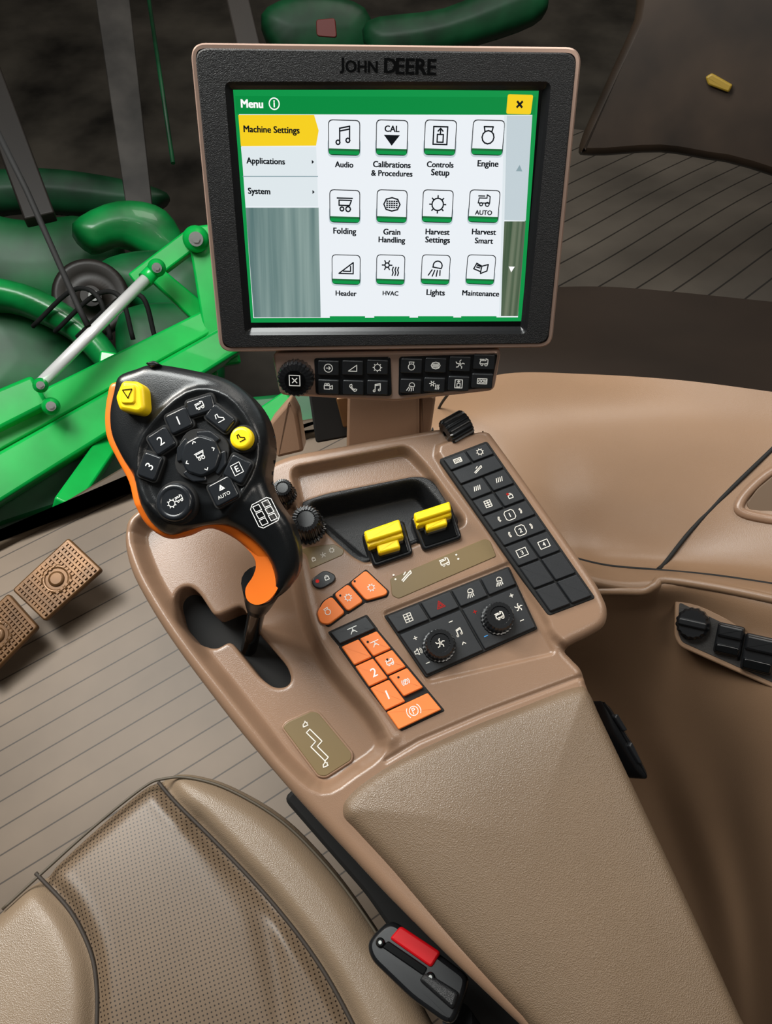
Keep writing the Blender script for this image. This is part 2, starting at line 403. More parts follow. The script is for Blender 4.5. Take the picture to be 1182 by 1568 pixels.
def cell(q, s0, s1, t0, t1, g=.0008):
    f = lambda s, t: lerp(lerp(q[0], q[1], s), lerp(q[3], q[2], s), t)
    return inset(ccw([f(s0, t0), f(s1, t0), f(s1, t1), f(s0, t1)]), g)
def cen(p): return (sum(a[0] for a in p)/len(p), sum(a[1] for a in p)/len(p))
def angl(a, b): return atan2(b[1]-a[1], b[0]-a[0])
def ring(mb, a, b, ha, hb, m, sm=False):
    n = len(a); mb.add([(x, y, ha) for x, y in a]+[(x, y, hb) for x, y in b], [(i, (i+1) % n, n+(i+1) % n, n+i) for i in range(n)], m, sm)

# ================================================================== MONITOR
yaw = radians(-2.5)
lean = radians(34)
mn = Vector((sin(yaw)*cos(lean), -cos(yaw)*cos(lean), sin(lean)))
MO = Frame(WP(590, 535, .66), mn, Vector((cos(yaw), sin(yaw), 0)))
mon = root('display_monitor', MO.o)
outer = MO.L([(293, 68), (889, 75), (843, 530), (338, 537)])
sh = MB('rear_housing', MO, mon)
s0_ = rnd(inset(ccw(outer), -.001), .012, 8); s1_ = inset(s0_, .0012); s2_ = inset(s0_, .0036)
sh.prism(inset(ccw(outer), -.001), -.030, -.004, TANL, .0001, .012, 8)
ring(sh, s0_, s0_, -.004, .0, TANL, True); ring(sh, s0_, s1_, .0, .0014, TANL, True); ring(sh, s1_, s2_, .0014, .0014, TANL)
sh.prism(inset(ccw(outer), .02), -.052, -.029, BLK, .004, .02, 6); sh.done()
bz = MB('bezel', MO, mon)
o0 = rnd(inset(ccw(outer), .0022), .011, 8)
inn = MO.L([(350, 131), (838, 131), (802, 506), (380, 508)]); i0 = rnd(inn, .003, 8)
o1 = inset(o0, .0015)
ring(bz, o0, o0, -.004, .001, BLK); ring(bz, o0, o1, .001, .0026, BLK); ring(bz, o1, inset(i0, -.0025), .0026, .0026, BLK)
ring(bz, inset(i0, -.0025), i0, .0026, .0008, BLKS); ring(bz, i0, inset(i0, .003), .0008, -.002, BLKS)
bz.flat(MO.L([(345, 125), (842, 125), (805, 510), (376, 512)]), -.0021, BLKG)
LT = BLKG
kt = MO.k(590, 101)
for t, x, y, w, hh in (('J', 524, 101, 0, 20), ('OHN', 554, 102.5, 48, 0), ('D', 598, 101, 0, 19), ('EERE', 637, 102.5, 60, 0)):
    bz.text(t, MO.l(x, y), hh*kt, 0, .0029, LT, width=(w*kt) or None, bold=.03)
bz.done()
S = MB('screen', MO, mon)
HB = -.0018
def sf(pts, k, m, r=0): S.flat(MO.L(pts, HB), HB+k*.0001, m, r)
sf([(356, 136), (825, 139), (799, 492), (383, 494)], 0, E_G)
sf([(359, 139), (822, 142), (819, 176), (362, 175)], 1, E_G2)
sf([(359, 139), (822, 142), (821, 149), (360, 147)], 2, E_G)
sf([(366, 175), (815, 176), (793, 486), (388, 487)], 1, E_W)
sf([(776, 177), (815, 177), (805, 338), (772, 337)], 2, E_B)
sf([(772, 339), (805, 339), (793, 484), (766, 484)], 2, E_ST2)
sf([(772, 177), (776, 177), (767, 484), (764, 484)], 3, E_MW)
sf([(365, 176), (481, 176), (488, 200), (484, 223), (369, 224)], 4, E_Y)
sf([(369, 225), (484, 225), (486, 269), (373, 270)], 3, E_MW); sf([(373, 271), (486, 271), (487, 316), (376, 316)], 3, E_MW)
sf([(376, 318), (488, 318), (491, 486), (389, 486)], 3, E_ST)
sf([(372, 269.5), (487, 269.5), (487, 271), (372, 271)], 5, E_GR)
for x in (532, 600, 667, 733): sf([(x-27, 484), (x+27, 484), (x+27, 487), (x-27, 487)], 6, E_G)
def ml(x, y): return MO.l(x, y, HB)
HT = HB+.0007
K1 = MO.k(590, 200)
for t, x, y, w in [('Machine Settings', 416, 200, 86), ('Applications', 407, 248, 60), ('System', 397, 294, 35)]:
    S.text(t, ml(x, y), 0, 0, HT, E_K, width=w*K1*1.0, bold=.032)
S.text('Menu', ml(386, 159), 0, 0, HT, E_WW, width=33*K1, bold=.035)
S.flat(circ(*ml(420, 159), 8.5*K1, 20)[:-1], HT-.0002, E_WW); S.flat(circ(*ml(420, 159), 6.8*K1, 20)[:-1], HT-.0001, E_G2)
q = ml(420, 159); S.line([(q[0], q[1]-4*K1), (q[0], q[1]+1.2*K1)], 2*K1, HT, E_WW); S.line([(q[0], q[1]+3.2*K1), (q[0], q[1]+4*K1)], 2*K1, HT, E_WW)
q = ml(795.5, 160); S.flat([(q[0]-19*K1, q[1]-13*K1), (q[0]+18*K1, q[1]-13*K1), (q[0]+19*K1, q[1]+13*K1), (q[0]-19*K1, q[1]+13*K1)], HT-.0002, E_Y, .0015)
S.icon('x', q, 5*K1, 0, HT, E_K, 3*K1)
q = ml(795, 258); S.flat([(q[0]-5*K1, q[1]-4*K1), (q[0]+5*K1, q[1]-4*K1), (q[0], q[1]+5*K1)], HT, E_GR)
q = ml(783, 412); S.flat([(q[0]-5*K1, q[1]+4*K1), (q[0]+5*K1, q[1]+4*K1), (q[0], q[1]-5*K1)], HT, E_WW)
for x, y in ((479, 248), (480, 294)):
    q = ml(x, y); S.flat([(q[0]-1.5*K1, q[1]-3*K1), (q[0]+2*K1, q[1]), (q[0]-1.5*K1, q[1]+3*K1)], HT, E_K)
icons = [[(527, 211, 'music', ['Audio']), (600, 211, 'CAL', ['Calibrations', '& Procedures']), (674, 211, 'ctrl', ['Controls', 'Setup']), (747, 211, 'eng', ['Engine'])],
 [(528, 316, 'fold', ['Folding']), (600, 316, 'grain', ['Grain', 'Handling']), (670, 316, 'gear', ['Harvest', 'Settings']), (741, 316, 'AUTO', ['Harvest', 'Smart'])],
 [(530, 413, 'header', ['Header']), (598, 413, 'hvac', ['HVAC']), (667, 413, 'lamp', ['Lights']), (736, 413, 'book', ['Maintenance'])]]
WD = {'Audio': 28, 'Calibrations': 58, '& Procedures': 64, 'Controls': 41, 'Setup': 28, 'Engine': 32, 'Folding': 35, 'Grain': 26, 'Handling': 41, 'Harvest': 37, 'Settings': 38, 'Smart': 28, 'Header': 32, 'HVAC': 24, 'Lights': 28, 'Maintenance': 57}
for ri, row in enumerate(icons):
    hs = (24.5, 23.5, 22)[ri]
    for x, y, ic, lb in row:
        k = MO.k(x, y); q = ml(x, y); a = hs*k
        sq = lambda b, dy=0, dh=0: [(q[0]-b, q[1]-b+dy), (q[0]+b, q[1]-b+dy), (q[0]+b, q[1]+b), (q[0]-b, q[1]+b)]
        S.flat([(q[0]-a-.0006, q[1]-a*1.12), (q[0]+a+.0006, q[1]-a*1.12), (q[0]+a+.0006, q[1]), (q[0]-a-.0006, q[1])], HB+.00025, E_B, .004)
        S.flat(sq(a), HB+.0003, E_K, .0035); S.flat(sq(a*.95), HB+.0004, E_W, .0032)
        S.flat([(q[0]-a*.95, q[1]-a*.95), (q[0]+a*.95, q[1]-a*.95), (q[0]+a*.95, q[1]-a*.68), (q[0]-a*.95, q[1]-a*.68)], HB+.0005, E_G, .001)
        S.flat([(q[0]-a*.95, q[1]-a*.74), (q[0]+a*.95, q[1]-a*.74), (q[0]+a*.95, q[1]-a*.62), (q[0]-a*.95, q[1]-a*.62)], HB+.00055, E_GD, 0)
        if ic == 'CAL':
            S.text('CAL', (q[0], q[1]+a*.5), 0, 0, HT, E_K, width=a*.9, bold=.03)
            S.flat([(q[0]-a*.5, q[1]+a*.15), (q[0]+a*.5, q[1]+a*.15), (q[0], q[1]-a*.45)], HT, E_K)
        elif ic == 'AUTO':
            S.icon('comb', (q[0], q[1]+a*.35), a*.5, 0, HT, E_K, a*.07); S.text('AUTO', (q[0], q[1]-a*.38), 0, 0, HT, E_K, width=a*1.1, bold=.03)
        else: S.icon(ic, (q[0], q[1]+a*.12), a*.62, 0, HT, E_K, a*.085)
        for j, t in enumerate(lb):
            S.text(t, ml(x, y+(41, 39, 36)[ri]+j*13.5), 0, 0, HT, E_K, width=WD[t]*k, bold=.032)
S.done()
# control bar
bar = MB('shortcut_keypad', MO, mon)
hb = -.006
bo = MO.L([(416, 541), (768, 534), (757, 599), (606, 616), (428, 606)], hb)
bar.prism(bo, hb-.022, hb, TANL, .003, .006)
bar.prism(MO.L([(481, 548), (598, 546), (600, 606), (484, 604)], hb), hb, hb+.0012, BLKS, .0005, .003)
bar.prism(MO.L([(611, 546), (762, 541), (752, 593), (610, 606)], hb), hb, hb+.0012, BLKS, .0005, .003)
kk = MO.k(600, 575)
rowA = [(503, 563, 'arrow'), (540, 563, 'tri'), (578, 562, 'gear'), (630, 560, 'eng'), (667, 559, 'grain'), (704, 557, 'fan'), (741, 554, 'comb')]
rowB = [(503, 592, 'cam'), (541, 593, 'phone'), (578, 593, 'music'), (629, 591, 'lamp'), (665, 589, 'hvac'), (702, 587, 'ctrl'), (738, 583, 'can')]
for x, y, ic in rowA+rowB:
    q = MO.l(x, y, hb+.002); w, h_ = 16.2*kk, 11.5*kk
    bar.prism([(q[0]-w, q[1]-h_), (q[0]+w, q[1]-h_), (q[0]+w, q[1]+h_), (q[0]-w, q[1]+h_)], hb+.001, hb+.0035, BLKK, .0008, .0015)
    bar.icon(ic, q, 8*kk, 0, hb+.0037, WHT, 1.2*kk)
q = MO.l(452, 581, hb+.01)
bar.cyl(q, [(28*kk, hb-.004), (28*kk, hb+.009), (25*kk, hb+.012), (17*kk, hb+.0125)], BLKS, 96, 1, .05)
bar.cyl(q, [(16*kk, hb+.012), (15.5*kk, hb+.0135)], BLKG, 32)
bar.line([(q[0]+x*kk, q[1]+y*kk) for x, y in ((-8, -8), (8, -8), (8, 8), (-8, 8), (-8, -8))], 1.3*kk, hb+.0138, WHT); bar.icon('x', q, 5*kk, 0, hb+.0138, WHT, 1.5*kk)
bar.done()
PF = Frame(WP(590, 640, .80), mn)
post = MB('support_post', PF, mon)
post.prism(PF.L([(533, 560), (642, 560), (642, 700), (530, 700)]), -.05, 0, TAN, .003, .006)
post.prism(PF.L([(642, 600), (668, 612), (655, 700), (640, 700)]), -.05, -.01, TAN, .003, .004)
post.prism(PF.L([(462, 570), (533, 570), (533, 680), (480, 690)]), -.04, -.02, GAP, .003, .004)  # added black box paints in the dark gap left of the post
post.prism(PF.L([(512, 615), (533, 612), (533, 660), (524, 662)]), -.03, -.012, PEDM, .002, .003)
post.prism(PF.L([(408, 655), (440, 618), (452, 640), (462, 700), (420, 710)]), -.04, -.015, TAN, .004, .004)
post.done()

# ================================================================== CONSOLE
a10 = radians(10)
CF = Frame(WP(591, 784, .69), (0, -sin(a10), cos(a10)))
con = root('armrest_console', CF.o)
outl = CF.L([(196, 790), (189, 812), (190, 840), (202, 880), (232, 935), (268, 990), (312, 1050), (360, 1112), (410, 1172), (465, 1235), (530, 1305), (600, 1380), (690, 1470), (800, 1575), (900, 1670),
  (1150, 1670), (1040, 1380), (950, 1160), (905, 1060), (893, 1025), (878, 1008), (868, 992), (900, 975), (923, 960), (929, 940), (922, 915), (890, 862), (752, 668), (738, 661), (690, 652), (620, 662), (520, 680), (445, 694), (400, 712), (300, 745), (225, 770)])
outl = smooth_closed([tuple(p) for p in outl], 4)
R1 = smooth_closed(CF.L([(212, 800), (220, 860), (255, 925), (300, 990), (352, 1055), (400, 1115), (440, 1165), (492, 1205), (540, 1180), (584, 1142), (565, 1095), (510, 1030), (472, 965), (458, 910), (448, 850), (430, 760), (300, 765)]), 4)
D1 = smooth_closed(CF.L([(668, 698), (700, 676), (750, 664), (780, 690), (850, 790), (930, 910), (935, 960), (880, 992), (845, 975), (825, 935), (740, 800)]), 3)
S1 = rnd(CF.L([(447, 718), (622, 684), (652, 715), (714, 800), (560, 862), (462, 780)]), .008)
TRAY = rnd(CF.L([(456, 764), (497, 750), (640, 722), (664, 728), (706, 795), (548, 858), (500, 815)]), .008)
GATE = rnd(CF.L([(262, 912), (272, 897), (288, 894), (302, 905), (326, 942), (368, 924), (390, 962), (438, 1018), (445, 1038), (438, 1050), (418, 1052), (396, 1036), (350, 978), (328, 992), (300, 984), (272, 952)], -.01), .006)
P1 = rnd(CF.L([(586, 938), (782, 860), (828, 962), (850, 1000), (655, 1045)]), .004)
seamA = CF.L([(590, 1165), (640, 1135), (740, 1092), (892, 1035)])
def chf(P, d):
    h = np.zeros(len(P))
    d1, _ = sdf(P, R1); h -= .018*sstep(d1, .013)
    d2, _ = sdf(P, ccw(D1)); h += .008*sstep(d2, .006)
    d3, _ = sdf(P, S1); h -= .014*sstep(d3, .006)
    d4, _ = sdf(P, P1); h -= .003*sstep(d4, .003)
    ls = linedist(P, seamA); h -= .0022*np.exp(-(ls/.0016)**2)
    lr = linedist(P, CF.L([(455, 860), (470, 925), (488, 985), (540, 1055), (598, 1130)])); h += .004*np.exp(-(lr/.007)**2)
    return h
field('body', CF, con, outl, .0014, .009, .12, chf, TAN, holes=[(GATE, .003, .045), (TRAY, .002, .03)], flare=-.01)
gp = MB('gate_plates', CF, con)
gp.prism(inset(ccw(GATE), -.0005), -.07, -.048, GAP, .0004)
lp = rnd(CF.L([(428, 1113), (436, 1103), (476, 1085), (488, 1088), (541, 1152), (540, 1165), (498, 1192), (485, 1190)], -.010), .003)
gp.prism(lp, -.019, -.0158, TAN, .0008); gp.prism(inset(ccw(lp), .0016), -.017, -.0154, OLV, .0006)
ga = angl(CF.l(440, 1120), CF.l(478, 1100)); kc = CF.k(480, 1140)
gp.icon('gate', CF.l(484, 1139, -.01), 15*kc, ga+.35, -.0151, GRYP, 1.5*kc)
gp.icon('hare', CF.l(466, 1108, -.01), 6*kc, ga, -.0151, GRYP, 1.5*kc); gp.icon('hare', CF.l(497, 1170, -.01), 6*kc, ga, -.0151, GRYP, 1.5*kc)
gp.done()
tdeep = rnd(CF.L([(470, 768), (640, 730), (690, 790), (560, 845)]), .01)
def thf(P, d):
    dd, _ = sdf(P, tdeep); return -.030*sstep(dd, .010)
field('storage_tray', Frame(CF.w(0, 0, -.0125), CF.n), con, [tuple(p) for p in inset(ccw(TRAY), -.0015)], .0016, .002, .012, thf, BLK, cap=False)
pad = smooth_closed(CF.L([(523, 1248), (535, 1215), (600, 1168), (700, 1120), (800, 1080), (880, 1050), (903, 1055), (925, 1100), (975, 1205), (1060, 1385), (1140, 1560), (1190, 1680), (920, 1680), (800, 1560), (690, 1440), (600, 1335), (545, 1275)], .006), 5)
def phf(P, d): return .010*(1-np.exp(-np.clip(d, 0, 1)/.03))
field('armrest_pad', Frame(CF.w(0, 0, .006), CF.n), con, pad, .0022, .011, .05, phf, LEATH, cap=False)

K = MB('keypads', CF, con)
kc = CF.k(650, 950)
def key(q, s0, s1, t0, t1, m, h=.004, g=.0007, ic=None, sz=7, im=None, txt=None, off=(0, 0), base=0):
    c = cell(q, s0, s1, t0, t1, g); K.prism(c, base-.002, base+h, m, .0009, .0012)
    A = angl(q[3], q[2])*.5+angl(q[0], q[1])*.5; p = cen(c); p = (p[0]+off[0]*kc, p[1]+off[1]*kc)
    if ic: K.icon(ic, p, sz*kc, A, base+h+.0002, im or GRYP, 1.2*kc)
    if txt: K.text(txt, p, sz*1.3*kc, A, base+h+.0002, im or GRYP, bold=.01)
q = CF.L([(677, 703), (745, 677), (908, 913), (842, 938)], .011)
K.prism(inset(ccw(q), -.002), .004, .0088, GAP, .0008, .003)
B_ = .009
rows = [(0, .085), (.085, .18), (.18, .285), (.285, .39), (.39, .49), (.49, .59), (.59, .72), (.72, .86), (.86, 1)]
rr = [[('can',), ('gear',)], ['auger'], [('bars',), ('bars',)], [('sec',), ('lock',)], 'T1', 'T2', 'N34', [None, None], [None, None]]
for (t0, t1), c in zip(rows, rr):
    if c == 'T1' or c == 'T2':
        key(q, 0, 1, t0, t1, BLKK, .003, base=B_)
        cc = cell(q, 0, 1, t0, t1); p = cen(cc); A = angl(q[0], q[1]); u = Vector((cos(A), sin(A)))
        K.text(c[1], p, 7*kc, A, B_+.0033, GRYP, bold=.02); K.line([(p[0]+x*u.x-y*u.y, p[1]+x*u.y+y*u.x) for x, y in [(a*kc, b*kc) for a, b in ((-8, -5), (-5, -8), (5, -8), (8, -5), (8, 5), (5, 8), (-5, 8), (-8, 5), (-8, -5))]], 1.1*kc, B_+.0033, GRYP)
        for sg in (-1, 1): K.icon('arc', (p[0]+u.x*20*sg*kc, p[1]+u.y*20*sg*kc), 7*kc, A+(0 if sg > 0 else pi), B_+.0033, GRYP, 1.2*kc)
    elif c == 'N34':
        key(q, 0, .5, t0, t1, BLKK, .003, txt='3', sz=5, base=B_); key(q, .5, 1, t0, t1, BLKK, .003, txt='4', sz=5, base=B_)
        for s in (0, .5):
            p = cen(cell(q, s, s+.5, t0, t1)); A = angl(q[0], q[1])
            K.line([(p[0]+(x*cos(A)-y*sin(A))*kc, p[1]+(x*sin(A)+y*cos(A))*kc) for x, y in ((-8, -6), (8, -6), (8, 6), (-8, 6), (-8, -6))], 1.1*kc, B_+.0033, GRYP)
    elif len(c) == 1: key(q, 0, 1, t0, t1, BLKK, .003, ic=c[0], base=B_, sz=8)
    else:
        for s, z in ((0, c[0]), (.5, c[1])):
            key(q, s, s+.5, t0, t1, BLKK, .003, ic=z[0] if z else None, base=B_, sz=7)
K.flat(circ(*CF.l(777, 757, .012), 2.2*kc, 10)[:-1], B_+.0034, REDP)
q = CF.L([(590, 943), (779, 868), (822, 961), (653, 1035)], .002)
K.prism(inset(ccw(q), -.001), -.004, 0, GAP, .0008, .002)
for i, (s0, s1, ic) in enumerate([(0, .27, 'lamp'), (.27, .52, 'warn'), (.52, .76, 'lamp'), (.76, 1, 'lamp')]):
    key(q, s0, s1, 0, .3, BLKK, .003, ic=['sec', 'warn', 'lamp', 'lamp'][i], im=REDP if i == 1 else None, sz=8)
key(q, 0, .52, .31, 1, BLKK, .002); key(q, .52, 1, .31, 1, BLKK, .002)
A = angl(CF.l(653, 1035), CF.l(822, 961))
for (x, y, ic) in ((674, 985, 'fan'), (765, 943, 'comb')):
    p = CF.l(x, y, .015)
    K.cyl(p, [(26*kc, .002), (25*kc, .004), (23*kc, .0042), (22*kc, .014), (20*kc, .0165), (15*kc, .0165), (14*kc, .0155)], BLKS, 96, 1, .03)
    K.icon(ic, p, 8*kc, A, .0158, GRYP, 1.4*kc)
for x, y, ic, m_ in ((636, 977, 'plus', GRYP), (640, 998, 'spk', GRYP), (655, 1015, 'minus', GRYP), (690, 952, 'minus', GRYP), (703, 968, 'music', GRYP), (710, 985, 'up', GRYP), (727, 937, 'plus', REDP), (744, 974, 'minus', BLUP), (783, 912, 'plus', GRYP), (794, 930, 'fan', GRYP), (799, 950, 'minus', GRYP)):
    K.icon(ic, CF.l(x, y, .002), (7 if ic in ('spk', 'fan', 'music') else 4.5)*kc, A, .0024, m_, 1.3*kc)
q = CF.L([(521, 990), (577, 965), (678, 1087), (610, 1119)], .003)
K.prism(inset(ccw(q), -.0015), -.003, .0005, GAP, .0008, .002)
key(q, 0, .5, 0, .24, ORGK); key(q, .5, 1, 0, .24, ORGK, ic='head', sz=7, im=WHT)
key(q, 0, .5, .24, .50, ORGK, txt='2', sz=10, im=WHT, off=(4, 0)); key(q, .5, 1, .24, .47, ORGK, ic='comb', sz=7, im=WHT)
key(q, 0, .5, .50, .78, ORGK, txt='1', sz=10, im=WHT); key(q, .5, 1, .47, .73, ORGK, ic='P', sz=6, im=WHT)
key(q, 0, 1, .78, 1, ORGK, ic='P', sz=11, im=WHT)
for x, y in ((563, 983), (593, 1010), (610, 1037)): K.flat(circ(*CF.l(x, y, .004), 1.8*kc, 10)[:-1], .0043, GAP)
qb = CF.L([(503, 968), (561, 942), (577, 963), (520, 988)], .003)
K.prism(inset(ccw(qb), -.0012), -.003, .0005, GAP, .0008, .002); key(qb, 0, 1, 0, 1, BLKK, ic='head', sz=8, im=WHT)
arc = [[(484, 938), (495, 920), (508, 912), (530, 938), (503, 958), (489, 955)], [(510, 910), (533, 893), (558, 921), (532, 938)], [(535, 892), (560, 872), (595, 905), (592, 912), (560, 921)]]
for i, pp in enumerate(arc):
    p = CF.L(pp, .003); K.prism(inset(ccw(p), -.001), -.003, .0005, GAP, .0006, .002); K.prism(inset(ccw(p), .0006), 0, .004, ORGK, .0009, .003)
    K.icon('gear' if i else 'eng', cen(p), 7*kc, A+.2, .0043, WHT, 1.2*kc)
for x, y in ((521, 908), (543, 886)): K.flat(circ(*CF.l(x, y+4, .004), 1.8*kc, 10)[:-1], .0043, GAP)
p = CF.L([(476, 887), (497, 872), (514, 880), (513, 890), (492, 902), (480, 899)], .003); K.prism(p, -.002, .003, BLKK, .0009, .004)
K.icon('lock', CF.l(500, 884, .003), 6*kc, A, .0033, WHT, 1.2*kc); K.flat(circ(*CF.l(486, 890, .003), 3*kc, 10)[:-1], .0033, REDP)
p = CF.L([(597, 886), (742, 825), (750, 828), (760, 852), (610, 917), (600, 912)]); K.prism(p, -.002, .0006, OLV, .0005, .002)
K.icon('comb', CF.l(681, 861), 9*kc, A, .0009, GRYP, 1.5*kc); K.icon('auger', CF.l(622, 882), 10*kc, A, .0009, GRYP, 1.8*kc)
p = CF.L([(457, 843), (470, 838), (512, 833), (527, 842), (525, 850), (470, 874), (460, 866)]); K.prism(p, -.002, .0006, OLV, .0005, .002)
for x, y, ic in ((480, 856, 'lock'), (495, 850, 'fan'), (508, 843, 'gear')): K.icon(ic, CF.l(x, y), 5*kc, A, .0009, GRYP, 1.1*kc)
K.text(':', CF.l(604, 884), 10*kc, A, .0009, GRYP); K.text(':', CF.l(700, 853), 10*kc, A, .0009, GRYP)
K.done()
N = MB('rotary_knobs', CF, con)
for (x, y, r_, h_) in ((468, 796, 25, .026), (432, 748, 17, .020)):
    p = CF.l(x, y-2, h_)
    N.cyl(p, [(r_*1.15*kc, -.010), (r_*1.15*kc, .003), (r_*1.0*kc, .004), (r_*.96*kc, h_-.003), (r_*.85*kc, h_), (r_*.6*kc, h_+.0004), (r_*.55*kc, h_-.001)], BLKS, 96, 1, .08)
N.done()
TF = Frame(CF.w(*CF.l(698, 660), .006), (-.2, -.55, .6), Vector((1, .3, 0)))
tw = MB('thumb_wheel', Frame(TF.o, Vector((.75, .45, .1)), Vector((0, 0, 1))), con)
tw.cyl((0, 0), [(.004, -.013), (.0125, -.012), (.0138, -.010), (.0138, .010), (.0125, .012), (.004, .013)], BLKS, 80, 1, .08); tw.done()
PD = MB('hydraulic_paddles', CF, con)
for (hp, yp) in (([(553, 818), (618, 796), (633, 848), (572, 869)], [(557, 816), (611, 797), (622, 836), (568, 851)]),
                 ([(628, 793), (690, 770), (708, 824), (648, 844)], [(633, 788), (688, 770), (694, 800), (642, 816)])):
    PD.prism(CF.L(hp, .004), -.02, .005, BLKS, .002, .004)
    pi_ = inset(ccw(CF.L(hp, .005)), .003); PD.prism(pi_, .003, .0056, BLKG, .001, .002)
    y_ = CF.L(yp, .014)
    top = [y_[0], y_[1], lerp(y_[1], y_[2], .48), lerp(y_[0], y_[3], .48)]
    mid = [lerp(y_[0], y_[3], .44), lerp(y_[1], y_[2], .44), lerp(y_[1], y_[2], .66), lerp(y_[0], y_[3], .66)]
    lo = [lerp(lerp(y_[0], y_[3], .6), lerp(y_[1], y_[2], .6), .22), lerp(lerp(y_[0], y_[3], .6), lerp(y_[1], y_[2], .6), .84), lerp(y_[3], y_[2], .84), lerp(y_[3], y_[2], .22)]
    PD.prism(top, .005, .019, YEL, .0018, .002); PD.prism(mid, .005, .0155, YEL, .002, .001); PD.prism(lo, .004, .0135, YEL, .002, .002)
PD.done()
SF_ = Frame(WP(965, 1150, .72), (.5, -.2, .8))
sd = MB('seat_adjust_switches', SF_, con)
sd.prism(SF_.L([(920, 1070), (935, 1080), (972, 1140), (994, 1185), (992, 1196), (980, 1185), (940, 1120)]), -.02, 0, BLKS, .003, .006)
sd.prism(SF_.L([(942, 1092), (958, 1118), (952, 1120), (938, 1098)]), 0, .003, BLKK, .001, .002); sd.prism(SF_.L([(964, 1135), (980, 1168), (976, 1170), (960, 1142)]), 0, .003, BLKK, .001, .002); sd.done()

# ================================================================== JOYSTICK
HF = Frame(WP(310, 700, .565), Vector((-.10, -.45, .89)))
joy = root('multifunction_joystick', HF.o)
head = smooth_closed(HF.L([(168, 598), (176, 573), (204, 561), (232, 554), (290, 563), (340, 576), (375, 600), (399, 636), (408, 680), (402, 728), (414, 764), (438, 800), (449, 842), (446, 876), (428, 903), (404, 921), (388, 924), (402, 905), (406, 880), (396, 850), (372, 822), (342, 805), (308, 803), (275, 812), (246, 818), (222, 800), (207, 765), (199, 730), (181, 700), (165, 665), (162, 630)]), 4)
vth = HF.l(400, 770)[1]
cl = HF.l(305, 700)
thr = [HF.l(246, 790), HF.l(215, 730), HF.l(225, 670), HF.l(290, 605), HF.l(350, 610), HF.l(392, 670), HF.l(385, 730), HF.l(345, 785), HF.l(300, 800)]
thr = smooth_closed(thr, 4)
def hhf(P, d):
    h = .004*(1-np.exp(-np.clip(d, 0, 1)/.018))
    h -= .35*np.clip(vth-P[:, 1], 0, 1)
    dd, _ = sdf(P, ccw(thr)); h += .0035*np.exp(-((dd)/.0035)**2)-.001*sstep(dd, .004)
    return h
field('head_shell', HF, joy, head, .0012, .010, .032, hhf, HND)
olow = smooth_closed(HF.L([(170, 585), (162, 605), (158, 640), (162, 672), (178, 705), (195, 738), (203, 770), (218, 804), (246, 824), (280, 820), (312, 808), (345, 820), (372, 842), (384, 862), (380, 882), (368, 902), (371, 921), (388, 928), (410, 915), (425, 880), (410, 830), (370, 760), (300, 700), (230, 640), (200, 590)], -.01), 4)
def ohf(P, d): return -.35*np.clip(vth-P[:, 1], 0, 1)
OF = Frame(HF.w(0, 0, -.010), HF.n)
field('orange_trim', OF, joy, olow, .0015, .004, .014, ohf, ORG)
J = MB('head_buttons', HF, joy)
kj = HF.k(300, 700); zb = .006
def jp(pts, h, m, r=.003, b=.001, h0=0.0):
    p = HF.L(pts, h); J.prism(p, h0, h, m, b, r); return cen(p)
RA = radians(27)
jp([(186, 582), (210, 583), (219, 592), (222, 626), (213, 634), (182, 628), (175, 608)], .016, YEL, .003, .003)
jp([(187, 588), (206, 589), (206, 618), (184, 618)], .0175, YEL, .003, .001, .014)
p = HF.l(195, 602, .018); J.icon('tri0', p, 9*kj, .1, .0179, BLKG, 1.4*kj)
def jb(x, y, w, hh, rot, m, h=.0085, r=.003):
    q = HF.l(x, y, h); ca, sa = cos(rot), sin(rot); w *= kj; hh *= kj
    pts = [(q[0]+a*ca*w-b*sa*hh, q[1]+a*sa*w+b*ca*hh) for a, b in ((-1, -1), (1, -1), (1, 1), (-1, 1))]
    J.prism(inset(ccw(pts), -.0014), 0, h-.002, GAP, .0005, r+.001); J.prism(pts, 0, h, m, .0015, r); return q
for x, y, w, hh, rot, ic in ((273, 644, 18, 16, RA*.9, '1'), (246, 675, 17, 17, RA*1.2, '2'), (229, 714, 19, 15, RA*2.6, '3'), (341, 752, 19, 18, RA, 'A'), (363, 718, 17, 18, -RA, 'E'), (306, 621, 21, 13, RA*.6, 'comb'), (336, 640, 21, 13, -RA*1.4, 'leg')):
    q = jb(x, y, w, hh, rot, HKEY)
    if ic in '123': J.text(ic, q, 13*kj, min(rot, RA*2), .0088, WHT, bold=0)
    elif ic == 'A': J.text('AUTO', (q[0]+2*kj, q[1]-6*kj), 0, RA, .0088, WHT, width=20*kj, bold=0); J.icon('warn', (q[0]-2*kj, q[1]+5*kj), 5*kj, RA, .0088, WHT, 1*kj)
    elif ic == 'E':
        J.text('E', q, 9*kj, RA, .0088, WHT); J.line([(q[0]+(x_*cos(RA)-y_*sin(RA))*kj, q[1]+(x_*sin(RA)+y_*cos(RA))*kj) for x_, y_ in ((-7, -8), (7, -8), (7, 8), (-7, 8), (-7, -8))], kj, .0088, WHT)
    else: J.icon(ic, q, 8*kj, RA, .0088, WHT, 1.2*kj)
q = HF.l(307, 698, .01); J.prism([(q[0]+41*kj*cos(a)*(1+.06*cos(4*a-4*RA)), q[1]+41*kj*sin(a)*(1+.06*cos(4*a-4*RA))) for a in [i*2*pi/32 for i in range(32)]], 0, .0068, GAP, .0006)
for i in range(4):
    a = RA+i*pi/2+pi/4
    pp = [(q[0]+r_*kj*cos(a+t), q[1]+r_*kj*sin(a+t)) for r_, t in ((38, -.55), (40, 0), (38, .55), (22, .5), (22, -.5))]
    J.prism(pp, 0, .0085, HKEY, .001, .002)
